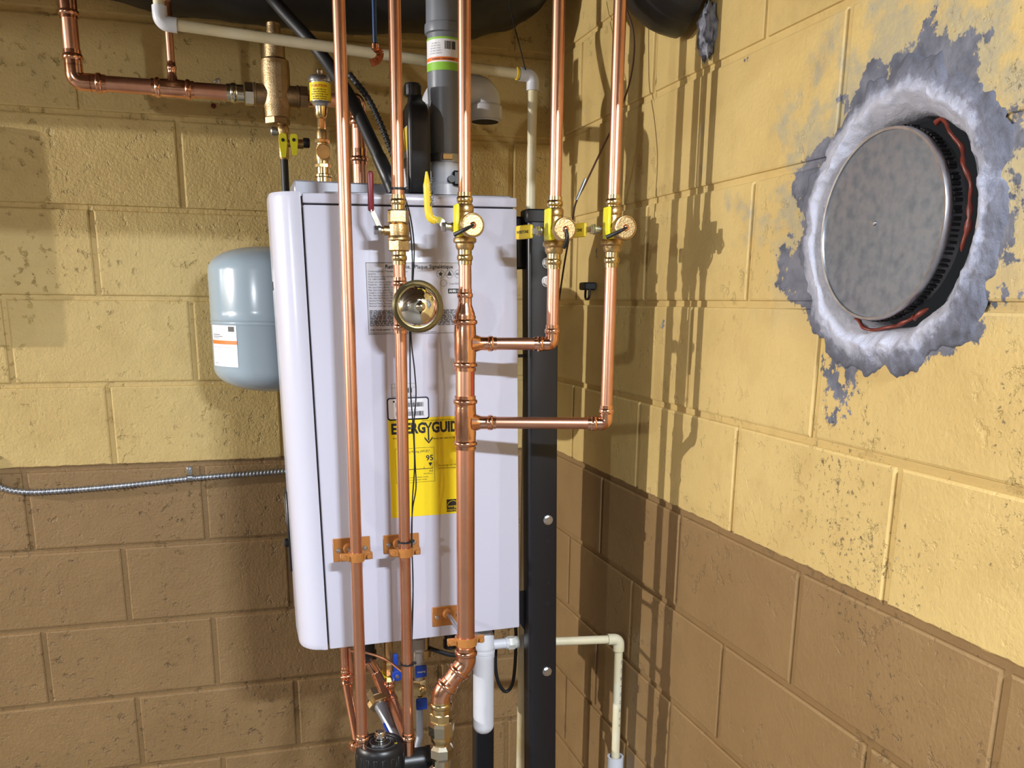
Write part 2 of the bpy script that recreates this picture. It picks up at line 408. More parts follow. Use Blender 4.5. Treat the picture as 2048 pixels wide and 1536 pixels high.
# ------------------------------------------------------------------ plumbing helpers
def sock(mb, p, d, r, L=0.03, seg=24, k=1.0):
    """press socket: lip at p, body running along d"""
    a, b_ = r*1.12, r*1.29
    mb.lathe([(r*.98, 0), (a, 0), (a, .006*k), (b_*.96, .0075*k), (b_, .0095*k), (b_, .0125*k), (b_*.96, .0145*k), (a, .016*k), (a, L)], p, d, seg)
def elbow_fit(mb, c, d1, d2, r, arm, k=1.0, R=None):
    d1, d2 = V(d1).normalized(), V(d2).normalized(); c = V(c)
    sl = arm*.52
    sock(mb, c+d1*arm, -d1, r, sl, k=k); sock(mb, c+d2*arm, -d2, r, sl, k=k)
    mb.tube(fillet([c+d1*(arm-sl*.9), c, c+d2*(arm-sl*.9)], R or arm*.62, 12), r*1.12, 24)
def tee_fit(mb, c, d, br, r, rb, half, L, k=1.0):
    d, br = V(d).normalized(), V(br).normalized(); c = V(c)
    sock(mb, c+d*half, -d, r, half*.55, k=k); sock(mb, c-d*half, d, r, half*.55, k=k)
    mb.lathe([(r*1.12, -half*.6), (r*1.16, -half*.4), (r*1.16, half*.4), (r*1.12, half*.6)], c, d, 24)
    mb.lathe([(rb*1.75, r*.7), (rb*1.4, r*1.2), (rb*1.12, r*1.7), (rb*1.1, L-.014*k)], c, br, 24)
    sock(mb, c+br*L, -br, rb, .02*k, k=k)
def rod(mb, a, b_, r, seg=20): mb.tube([a, b_], r, seg)
def hexn(mb, p, d, r, L, ph=0.0): mb.lathe([(r*.93, 0), (r, L*.1), (r, L*.9), (r*.93, L)], p, d, 6, ph)
def ring_on(mb, c, d, r, w_, seg=24):
    u, v, n = frame(V(d))
    R = []
    for a in [2*math.pi*i/seg for i in range(seg+1)]:
        q = V(c)+u*math.cos(a)*r+v*math.sin(a)*r; e = (u*math.cos(a)+v*math.sin(a))
        R.append([q+e*w_*.35-n*w_*.5, q+e*w_*.35+n*w_*.5, q-e*w_*.2+n*w_*.5, q-e*w_*.2-n*w_*.5])
    mb.rings(R, capa=False, capb=False)
R34, R114, R1 = 0.0111, 0.01745, 0.0143
ZTOP = 2.52
# vertical run positions
YL, YM, YN, Y1, Y2 = -0.70, -0.705, -0.76, -0.79, -0.83
XL = P(690, 400, YL).x; XM = P(800, 600, YM).x; XN = P(930, 600, YN).x; X1 = P(1110, 400, Y1).x; X2 = P(1227, 400, Y2).x
zL, zM, zN, z1, z2 = (lambda y: pz(y, XL, YL)), (lambda y: pz(y, XM, YM)), (lambda y: pz(y, XN, YN)), (lambda y: pz(y, X1, Y1)), (lambda y: pz(y, X2, Y2))
# ------------------------------------------------------------------ boiler
ZB, ZT = 0.938, 1.8175; BXL, BXR = 0.522, 0.984; BYF, BYB = -0.63, -0.325
piv = V((0.75, BYF, 1.38))
TB = Matrix.Translation(piv) @ Matrix.Rotation(math.radians(-1.05), 4, 'Y') @ Matrix.Translation(-piv)
XS = 0.577                                        # seam between the curved left trim and the door
bo = thing('boiler', (0.75, -0.46, ZB), 'tall white wall-hung boiler with a rounded left edge and yellow energy sticker', 'boiler')
mb = MB(TB); mb.box(((BXL+.008+BXR)/2, (BYB-.607)/2, (ZB+ZT)/2), (BXR-BXL-.008, .607+BYB, ZT-ZB-.012), .004); mb.build('casing', M['white'], bo)
mb = MB(TB); mb.box(((XS+.0025+BXR)/2, -.619, (ZB+ZT-.021)/2), (BXR-XS-.0025, .022, ZT-.021-ZB), .003, seg=2); mb.build('door_panel', M['white'], bo)
mb = MB(TB); mb.box(((XS+.0025+BXR)/2, -.619, ZT-.0095), (BXR-XS-.0025, .022, .0175), .0025, seg=2); mb.build('top_rail', M['white'], bo)
mb = MB(TB); mb.box(((XS+BXR)/2, -.606, (ZB+ZT)/2), (BXR-XS-.006, .012, ZT-ZB-.006)); mb.box((XS, -.609, (ZB+ZT)/2), (.010, .012, ZT-ZB-.01)); mb.build('seam', M['gap'], bo)
# curved trim: plan section swept up
sec = [(XS-.001, -.600)]
for i in range(15):
    a = math.pi/2*i/14; sec.append((BXL+.048-.048*math.sin(a), -.572-.058*math.cos(a)))
sec.insert(1, (XS-.001, -.630))
sec += [(BXL, -.50), (BXL+.004, -.43), (BXL+.022, -.42), (BXL+.03, -.55)]
mb = MB(TB); R = []
for z, ins in ((ZB, .012), (ZB+.004, .004), (ZB+.012, 0), (ZT-.008, 0), (ZT-.001, .003), (ZT+.0015, .010)):
    cx = BXL+.03
    R.append([V((x+(cx-x)*ins*6*(1 if x < XS-.01 else 0), y+(-.54-y)*ins*3*(1 if x < XS-.01 else .2), z)) for x, y in sec])
mb.rings(R); mb.build('side_trim', M['white'], bo, ang=30)
ptz = P(690, 364, -.52).z; pxa, pxb = P(588, 370, -.52).x, P(800, 370, -.52).x
mb = MB(); mb.box(((pxa+pxb)/2, -.46, (ZT+ptz)/2-.002), (pxb-pxa, .12, ptz-ZT+.004), .003); mb.build('top_plate', M['whitedark'], bo)
mb = MB(TB); mb.box((.80, -.47, ZT), (.36, .27, .01), .002); mb.build('lid', M['whitedark'], bo)
cp = MB(TB).box((BXL-.001, -.49, 1.16), (.006, .05, .17), .002).build('control_panel', M['black'], bo)
MB(TB).lathe([(.009, 0), (.009, .008), (.006, .010)], (BXL-.003, -.50, 1.135), -AX, 16).build('knob', M['rubber'], cp)
MB(TB).box((BXL-.004, -.488, 1.20), (.002, .034, .05)).build('display', M['steel'], cp)
MB(TB).box((BXL-.0005, -.53, 1.655), (.001, .010, .016)).build('badge', M['ink'], bo)
# stickers on the door: helper in door coordinates (x right, z up), print raised a hair
def text_mesh(body, size, x, z, y, align='LEFT', bold=0.0, sx=1.0, fit=None):
    cu = bpy.data.curves.new('t', 'FONT'); cu.body = body; cu.size = size; cu.align_x = align; cu.offset = bold*size; cu.resolution_u = 2
    o = bpy.data.objects.new('t', cu); COL.objects.link(o); bpy.context.view_layer.update()
    me = bpy.data.meshes.new_from_object(o.evaluated_get(bpy.context.evaluated_depsgraph_get()))
    bpy.data.objects.remove(o); bpy.data.curves.remove(cu)
    if fit:
        xs_ = [v.co.x for v in me.vertices]; sx = fit/(max(xs_)-min(xs_)); x -= min(xs_)*sx
    me.transform(Matrix(((sx, 0, 0, x), (0, 0, -1, y), (0, 1, 0, z), (0, 0, 0, 1)))); return me
class Print(MB):
    def text(s, *a, **k):
        me = text_mesh(*a, **k); s.bm.from_mesh(me); bpy.data.meshes.remove(me); return s
    def bar(s, x0, x1, z0, z1, y): return s.box(((x0+x1)/2, y, (z0+z1)/2), (x1-x0, .0003, z1-z0))
    def frame(s, x0, x1, z0, z1, y, t):
        s.bar(x0, x1, z0, z0+t, y); s.bar(x0, x1, z1-t, z1, y); s.bar(x0, x0+t, z0, z1, y); s.bar(x1-t, x1, z0, z1, y); return s
    def lines(s, x0, x1, z, h, y, rnd):
        x = x0
        while x < x1-.002:
            w_ = rnd.uniform(.003, .011); s.bar(x, min(x+w_, x1), z, z+h, y); x += w_+.0016
        return s
    def barcode(s, x0, x1, z0, z1, y, rnd):
        x = x0
        while x < x1:
            w_ = rnd.choice((.0006, .0006, .0011, .0017)); s.bar(x, min(x+w_, x1), z0, z1, y); x += w_+rnd.choice((.0006, .0009, .0014))
        return s
def dp(px, py):
    q = TB.inverted() @ P(px, py, BYF); return q.x, q.z
YS = BYF-.0004; YP = BYF-.0009
rn = random.Random(3)
# rating plate
x0, z1_ = dp(730, 524); x1, _ = dp(944, 524); _, z0 = dp(745, 670); x1 = x0+.205
rp = MB(TB); rp.box(((x0+x1)/2, YS, (z0+z1_)/2), (x1-x0, .0004, z1_-z0)); rp = rp.build('rating_plate', M['glabel'], bo, flat=True)
pr = Print(TB); pr.frame(x0+.001, x1-.001, z0+.001, z1_-.001, YP, .0006)
pr.text('Rating Plate, *Plaque Signalétique', .0098, (x0+x1)/2, z1_-.0115, YP, 'CENTER', .02)
L1 = ['Condensing Boiler, *Chaudière à condensation', 'Serial No.', '20 Goodyear, Irvine, CA 92618', 'Tel: 1-800-519-8794', 'Direct vent indoor installation', 'Model No. : NFC-200/175', 'Min. Input Rating (Btu/h), *Débit calorifique min.', 'Max. Input Rating (Btu/h), *Débit calorifique max.',
      'Category of Appliance, *Type d\'appareil', 'Min. Inlet Gas Pressure, *Pression d\'entrée min.', 'Max. Inlet Gas Pressure, *Pression d\'entrée max.', 'Manifold Pressure, *Pression de la tubulure', 'Electrical Rating, *Puissance électrique', 'Minimum relief valve capacity']
z = z1_-.018
for s_ in L1:
    pr.text(s_, .0042, x0+.004, z, YP, sx=.95); z -= .0049
zst = (z-(z0+.016))/13.6
for i in range(13):
    z -= zst*(.95 if i % 4 else 1.2)
    pr.lines(x0+.004, x1-.006-rn.uniform(0, .03), z, .0013, YP, rn)
pr.text('FOR YOUR SAFETY  *POUR VOTRE SÉCURITÉ', .0046, x0+.004, z0+.0075, YP, bold=.02)
pr.text('Do not store or use gasoline or other flammable vapors near this or any other gas appliance', .0034, x0+.004, z0+.003, YP)
pr.build('lettering', M['ink'], rp, flat=True)
em = Print(TB)
def circ(mb, cx, cz, r, y, t=.0006, n=28):
    R = [[V((cx+q*math.cos(2*math.pi*i/n), y, cz+q*math.sin(2*math.pi*i/n))) for i in range(n)] for q in (r, r-t)]
    mb.rings(R, capa=False, capb=False)
def star(mb, cx, cz, r, y, n=5, k=.42):
    mb.bm.faces.new([mb.bm.verts.new((cx+(r if i % 2 == 0 else r*k)*math.sin(math.pi*i/n), y, cz+(r if i % 2 == 0 else r*k)*math.cos(math.pi*i/n))) for i in range(2*n)])
ex, ez = dp(881, 548)
for i in range(3): circ(em, ex+.0175*i, ez, .0078, YP)
star(em, ex, ez, .0052, YP)
em.bm.faces.new([em.bm.verts.new(q) for q in ((ex+.0125, YP, ez-.003), (ex+.0225, YP, ez-.003), (ex+.0175, YP, ez+.006))])
em.text('NSF', .006, ex+.035, ez-.002, YP, 'CENTER', .03)
ox, oz = dp(887, 566)
em.text('Low NOx', .005, ox+.012, oz-.003, YP); circ(em, ox, oz, .0068, YP, n=8); circ(em, ex+.0175, ez-.017, .0001, YP)
hx, hz = dp(910, 582); em.bar(hx-.014, hx+.021, hz-.0045, hz+.0045, YP); em.build('emblem', M['ink'], rp, flat=True)
Print(TB).text('AHRI', .0062, hx-.012, hz-.002, YP-.0003, bold=.03).text('CERTIFIED', .003, hx+.003, hz-.001, YP-.0003).build('emblem_lettering', M['whitep'], rp, flat=True)
# serial sticker and barcode sticker
x0, z1_ = dp(781, 767); x1, z0 = dp(833, 793)
lb = MB(TB).box(((x0+x1)/2, YS, (z0+z1_)/2), (x1-x0, .0004, z1_-z0)).build('serial_sticker', M['glabel'], bo, flat=True)
pr = Print(TB); pr.frame(x0+.001, x1-.001, z0+.001, z1_-.001, YP, .0004); pr.bar(x0+.008, x0+.0084, z0, z1_, YP); pr.bar(x0, x1, z1_-.009, z1_-.0086, YP); pr.barcode(x0+.014, x1-.009, z0+.008, z1_-.010, YP, rn); pr.build('print', M['ink'], lb, flat=True)
x0, z1_ = dp(773, 796); x1, z0 = dp(859, 838)
def rrect(mb, x0, x1, z0, z1, r, y0, y1):
    poly = []
    for cx, cz, a0 in ((x1-r, z1-r, 0), (x0+r, z1-r, 90), (x0+r, z0+r, 180), (x1-r, z0+r, 270)):
        poly += [(cx+r*math.cos(math.radians(a0+15*i)), cz+r*math.sin(math.radians(a0+15*i))) for i in range(7)]
    mb.rings([[V((a, y0, b_)) for a, b_ in poly], [V((a, y1, b_)) for a, b_ in poly]])
mb = MB(TB); rrect(mb, x0, x1, z0, z1_, .006, BYF, YS-.0002); lb = mb.build('barcode_sticker', mat('navy_border', srgb(40, 46, 74), .4), bo, flat=True)
mb = MB(TB); rrect(mb, x0+.0028, x1-.0028, z0+.0028, z1_-.0028, .0042, YS-.0001, YP); mb.build('white_field', M['wlabel'], lb, flat=True)
pr = Print(TB); yq = YP-.0004; pr.bar(x0+.012, x0+.0155, z1_-.0095, z1_-.006, yq); pr.barcode(x0+.017, x1-.012, z1_-.019, z1_-.0105, yq, rn); pr.barcode(x0+.017, x1-.012, z0+.008, z0+.017, yq, rn)
pr.text('LABEL NO.  C00 000 10', .0036, x0+.018, z1_-.0093, yq); pr.text('NFC-200/175  4801', .0036, x0+.030, z0+.0185, yq); pr.text('5', .004, x0+.012, z0+.004, yq); pr.text('1', .004, x1-.012, z0+.006, yq)
pr.build('print', M['ink'], lb, flat=True)
# energy sticker
x0, z1_ = dp(776, 838); _, z0 = dp(785, 1036); x1 = x0+.156
eg = MB(TB).box(((x0+x1)/2, YS, (z0+z1_)/2), (x1-x0, .0004, z1_-z0)).build('energy_sticker', M['ylabel'], bo, flat=True)
pr = Print(TB); W = x1-x0
pr.text('U.S. Government', .0046, x0+.004, z1_-.0075, YP); pr.text('Federal law prohibits removal of this label before consumer purchase.', .0042, x1-.004, z1_-.0075, YP, 'RIGHT', sx=.72)
pr.text('ENERG', .0285, x0+.0055, z1_-.0300, YP, bold=.045, fit=.068); pr.text('GUIDE', .0285, x0+.0860, z1_-.0300, YP, bold=.045, fit=.066)
xa = x0+.0790; za = z1_-.0100                      # the Y whose stem is an arrow
pr.prism([(-.0012, -.036), (.0018, -.036), (.0018, -.012), (.0085, 0), (.0045, 0), (.0003, -.0085), (-.0042, 0), (-.0082, 0), (-.0012, -.012)], (xa, YP, za), AX, AZ, .0002)
pr.prism([(0.0003, -.0385), (.0085, -.0285), (.0085, -.0325), (.0003, -.0385-.004), (-.0079, -.0325), (-.0079, -.0285)][::-1], (xa, YP, za), AX, AZ, .0002)
pr.text('Boiler - Gas', .0046, x0+.008, z1_-.0405, YP); pr.text('Navien', .0046, x1-.004, z1_-.0385, YP, 'RIGHT'); pr.text('Model NFC-200/175, NFC-200/150', .0044, x1-.004, z1_-.0445, YP, 'RIGHT', bold=.01)
bx0, bz1 = dp(790, 898); bx1, bz0 = dp(870, 962)
pr.frame(bx0, bx1, bz0, bz1, YP, .0005)
pr.text('Efficiency Rating (AFUE)*', .0068, (bx0+bx1)/2, bz1-.0095, YP, 'CENTER', sx=.88)
pr.text('95', .0155, bx1-.0095, bz1-.0265, YP, 'CENTER', .02)
pr.bm.faces.new([pr.bm.verts.new(q) for q in ((bx1-.0125, YP, bz1-.031), (bx1-.0045, YP, bz1-.031), (bx1-.0085, YP, bz1-.0385))])
zl = bz1-.0435; pr.bar(bx0+.004, bx1-.004, zl, zl+.0012, YP)
for k_ in (bx0+.004, bx1-.022, bx1-.005): pr.bar(k_, k_+.0007, zl, zl+.005, YP)
pr.text('96.8', .0044, bx1-.004, zl-.006, YP, 'RIGHT', .01); pr.text('Most Efficient', .0034, bx1-.004, zl-.0105, YP, 'RIGHT'); pr.text('82.0', .0044, bx0+.003, zl-.006, YP, 'LEFT', .01); pr.text('Least Efficient', .0034, bx0+.003, zl-.0105, YP)
pr.text('Efficiency range of similar models', .0038, (bx0+bx1)/2, bz0+.009, YP, 'CENTER'); pr.text('is based on natural gas models', .0038, (bx0+bx1)/2, bz0+.004, YP, 'CENTER')
pr.text('For energy cost info, visit', .0046, bx1+.008, zl+.004, YP); pr.text('productinfo.energy.gov', .0046, bx1+.008, zl-.0015, YP)
pr.build('lettering', M['ink'], eg, flat=True)
sx_, sz_ = dp(893, 999); pr = Print(TB); pr.bar(sx_, sx_+.026, sz_-.026, sz_, YP); pr.build('star_emblem', M['ink'], eg, flat=True)
pr = Print(TB); yq = YP-.0003; pr.text('energy', .0078, sx_+.002, sz_-.0165, yq, sx=.9); pr.text('ENERGY STAR', .0033, sx_+.0015, sz_-.0245, yq); pr.bar(sx_, sx_+.026, sz_-.0212, sz_-.0206, yq)
n = 14; arc = [(sx_+.013+.0115*math.cos(math.pi*(1-i/n)), sz_-.012+.0095*math.sin(math.pi*(1-i/n))) for i in range(n+1)]; arc2 = [(a+( -.0006 if a > sx_+.013 else .0006), c-.0008) for a, c in arc]
va = [pr.bm.verts.new((a, yq, c)) for a, c in arc]; vb = [pr.bm.verts.new((a, yq, c)) for a, c in arc2]
for i in range(n): pr.bm.faces.new((va[i], va[i+1], vb[i+1], vb[i]))
pr.build('star_emblem_lettering', M['ylabel'], eg, flat=True)
# ------------------------------------------------------------------ copper risers
t = thing('copper_pipe', (XL, YL, zL(1452)), 'leftmost bare copper riser in front of the boiler, without any valve', 'pipe')
mb = MB(); rod(mb, (XL, YL, zL(1474)), (XL, YL, ZTOP), R34); mb.build('pipe', M['copper'], t)
mb = MB(); elbow_fit(mb, (XL, YL, zL(1500)), AZ, V((-.35, .9, -.1)), R34, .036); mb.build('elbow', M['copperfit'], t)
# middle riser: valve, gauge fitting, lower leg
t = thing('copper_pipe', (XM, YM, zM(1500)), 'copper riser with the red-handled valve and the chrome dome', 'pipe')
mb = MB(); rod(mb, (XM, YM, zM(392)), (XM, YM, ZTOP), R34); mb.build('pipe', M['copper'], t)
mb = MB(); rod(mb, (XM, YM, zM(1478)), (XM, YM, zM(520)), R34); mb.build('pipe', M['copper'], t)
mb = MB(); tee_fit(mb, (XM, YM, zM(611)), AZ, -AY, R34, R34*.8, (zM(556)-zM(668))/2, .035); mb.build('tee', M['copperfit'], t)
mb = MB(); sock(mb, (XM, YM, zM(1466)), -AZ, R34, .04); mb.tube(fillet([(XM, YM, zM(1480)), (XM, YM, zM(1512)), (XM-.02, YM+.03, zM(1545))], .02), R34*1.12, 20); mb.build('elbow', M['copperfit'], t)
# chrome dome
zb_ = zM(611); dc = P(835, 613, YM-.062); t = thing('gauge_dome', (dc.x, dc.y, dc.z-.045), 'round polished chrome dome with a dark bronze rim on the copper riser', 'gauge')
MB().lathe([(.004, .024), (.020, .022), (.034, .016), (.0435, .006), (.0455, 0), (.0455, -.004), (.042, -.0055), (.038, -.003), (.0365, .003)], dc, AY, 48).build('rim', M['antique'], t)
MB().lathe([(.0385, .001), (.0375, -.004), (.034, -.0125), (.028, -.0195), (.020, -.0245), (.012, -.027), (.0095, -.0272)], dc, AY, 48).build('dome', M['chrome'], t, ang=60)
MB().lathe([(.0085, -.0262), (.0082, -.030), (.0062, -.033), (.003, -.0345), (0, -.0348)], dc, AY, 20).build('centre_nut', M['nickel'], t)
# ball valve with red lever
def union_ball_valve():
    t = thing('ball_valve', (XM, YM, zM(530)), 'brass ball valve with a maroon lever on the copper riser above the dome', 'valve')
    mb = MB(); o = V((XM, YM, 0)); zz = lambda y: zM(y)
    sock(mb, o+AZ*zz(390), -AZ, R34, .030, k=1.1); mb.build('socket', M['brass'], t); mb = MB()
    sock(mb, o+AZ*zz(530), AZ, R34, .034, k=1.1); mb.build('socket', M['brass'], t)
    mb = MB(); hexn(mb, o+AZ*zz(447), AZ, .0195, zz(420)-zz(447)); mb.build('hex_nut', M['brassdull'], t, flat=True); mb = MB(); hexn(mb, o+AZ*zz(503), AZ, .0205, zz(480)-zz(503), .3); mb.build('hex_nut', M['brassdull'], t, flat=True)
    mb = MB(); mb.lathe([(.0175, zz(484)), (.021, zz(480)), (.021, zz(476)), (.0185, zz(472)), (.0195, zz(462)), (.0190, zz(450)), (.015, zz(446))], o, AZ, 28)
    c = o+AZ*zz(462); mb.lathe([(.0085, .012), (.0085, .027), (.007, .028), (.007, .033)], c, -AX, 16); mb.build('body', M['brassdull'], t)
    mb = MB(); mb.lathe([(.0075, .032), (.0085, .033), (.0085, .037)], c, -AX, 16); hexn(mb, c-AX*.037, -AX, .0085, .007); mb.build('lever_nut', M['zinc'], t, flat=True)
    h0 = c+V((-.034, 0, .004)); h1 = P(742, 422, YM-.002); h2 = P(741, 342, YM-.004)
    mb = MB()
    for a, b_ in ((h0, h1+V((.002, 0, 0))), (h1, h1+AZ*.012)):
        d_ = (b_-a).normalized(); mb.box((a+b_)/2, (.0025, .010, (b_-a).length+.004), .0005, R=d_.to_track_quat('Z', 'Y').to_matrix())
    lv = mb.build('lever', M['zinc'], t)
    mb = MB(); mb.tube([h1, h1+(h2-h1)*.05, h1+(h2-h1)*.9, h1+(h2-h1)*.97, h2], .0055, 14, [.0045, .0055, .0052, .0044, .0018]); mb.build('grip', M['red'], lv)
union_ball_valve()
# ------------------------------------------------------------------ manifold: thick riser with two branches
zt1, zt2 = zN(687), zN(845)
t = thing('copper_manifold', (XN, YN, zN(1400)), 'thick copper riser with two tees and side branches on the boiler\'s right', 'pipe')
mb = MB(); rod(mb, (XN, YN, zN(600)), (XN, YN, zN(522)), R34); mb.build('pipe', M['copper'], t)
mb = MB(); sock(mb, (XN, YN, zN(578)), -AZ, R34, .026)
mb.lathe([(R34*1.12, zN(605)), (R34*1.14, zN(610)), (R114*1.02, zN(626)), (R114*1.06, zN(632)), (R114*1.02, zN(640)), (R114*1.0, zN(652))], (XN, YN, 0), AZ, 28); mb.build('reducer', M['copperfit'], t)
d1 = (V((X1, Y1, zt1))-V((XN, YN, zt1))).normalized(); d2 = (V((X2, Y2, zt2))-V((XN, YN, zt2))).normalized()
mb = MB(); tee_fit(mb, (XN, YN, zt1), AZ, d1, R114, R34, (zN(632)-zN(742))/2, .057); mb.build('tee', M['copperfit'], t)
mb = MB(); tee_fit(mb, (XN, YN, zt2), AZ, d2, R114, R34, (zN(793)-zN(900))/2, .057); mb.build('tee', M['copperfit'], t)
mb = MB(); rod(mb, (XN, YN, zN(812)), (XN, YN, zN(720)), R114, 28); pm = mb.build('pipe', M['copper'], t)
mb = MB(); ring = []
for zq in (zN(795), zN(742)):
    ring.append([V((XN+(R114+.0003)*math.sin(a), YN-(R114+.0003)*math.cos(a), zq)) for a in (.42, .50, .58, .66, .72)])
mb.rings(ring, close=False, capa=False, capb=False); mb.build('red_marking', mat('red_paint_line', srgb(170, 60, 40), .5), pm)
mb = MB(); rod(mb, (XN, YN, zN(1300)), (XN, YN, zN(880)), R114, 28); mb.build('pipe', M['copper'], t)
mb = MB(); rod(mb, V((XN, YN, zt1))+d1*.05, V((X1, Y1, zt1))-d1*.03, R34); mb.build('branch_pipe', M['copper'], t)
mb = MB(); elbow_fit(mb, (X1, Y1, zt1), -d1, AZ, R34, .034); mb.build('elbow', M['copperfit'], t)
mb = MB(); rod(mb, (X1, Y1, zt1+.02), (X1, Y1, z1(520)), R34); mb.build('branch_pipe', M['copper'], t)
mb = MB(); rod(mb, V((XN, YN, zt2))+d2*.05, V((X2, Y2, zt2))-d2*.03, R34); mb.build('branch_pipe', M['copper'], t)
mb = MB(); elbow_fit(mb, (X2, Y2, zt2), -d2, AZ, R34, .034); mb.build('elbow', M['copperfit'], t)
mb = MB(); rod(mb, (X2, Y2, zt2+.02), (X2, Y2, z2(520)), R34); mb.build('branch_pipe', M['copper'], t)
# lower end: two 45 degree elbows stepping left
c1 = V((XN, YN, zN(1325))); c2 = P(882, 1386, YN+.004); dd = (c2-c1).normalized(); c3 = V((c2.x, c2.y, c2.z-.06))
mb = MB(); sock(mb, c1+AZ*.034, -AZ, R114, .02, k=1.2); mb.tube(fillet([c1+AZ*.02, c1, c1+dd*.028], .04, 10), R114*1.14, 28); sock(mb, c1+dd*.034, -dd, R114, .018, k=1.1); mb.build('elbow', M['copperfit'], t)
mb = MB(); rod(mb, c1+dd*.02, c2-dd*.02, R114, 24); mb.build('pipe', M['copper'], t)
mb = MB(); sock(mb, c2-dd*.030, dd, R114, .02, k=1.1); mb.tube(fillet([c2-dd*.026, c2, c2-AZ*.03], .04, 10), R114*1.14, 28); mb.build('elbow', M['copperfit'], t)
zu = lambda y: pz(y, c2.x, c2.y)
t = thing('pipe_union', (c2.x, c2.y, zu(1560)), 'brass and nickel union below the stepped copper elbows', 'fitting')
o = V((c2.x, c2.y, 0))
mb = MB(); sock(mb, o+AZ*zu(1397), -AZ, R114, .03, k=1.2); mb.lathe([(R114*1.12, zu(1432)), (R114*1.15, zu(1400))], o, AZ, 28); mb.build('socket', M['brass'], t)
mb = MB(); hexn(mb, o+AZ*zu(1442), AZ, .0225, zu(1424)-zu(1442)); mb.build('hex_nut', M['brass'], t, flat=True)
mb = MB(); mb.lathe([(.0205, zu(1472)), (.0255, zu(1468)), (.0265, zu(1448)), (.024, zu(1441)), (.019, zu(1440))], o, AZ, 8); mb.build('union_nut', M['nickel'], t, flat=True)
mb = MB(); mb.lathe([(.0175, zu(1500)), (.0175, zu(1484)), (.0215, zu(1480)), (.0225, zu(1472)), (.022, zu(1468))], o, AZ, 28); mb.build('tailpiece', M['brass'], t)
mb = MB(); mb.lathe([(.021, zu(1516)), (.0245, zu(1510)), (.0245, zu(1494)), (.018, zu(1487))], o, AZ, 8, .3); mb.build('swivel_nut', M['nickel'], t, flat=True)
mb = MB(); mb.tube(fillet([o+AZ*zu(1512), o+AZ*zu(1535), o+V((-.03, 0.0, zu(1560)))], .02), .019, 20); mb.build('tail_elbow', M['nickel'], t)
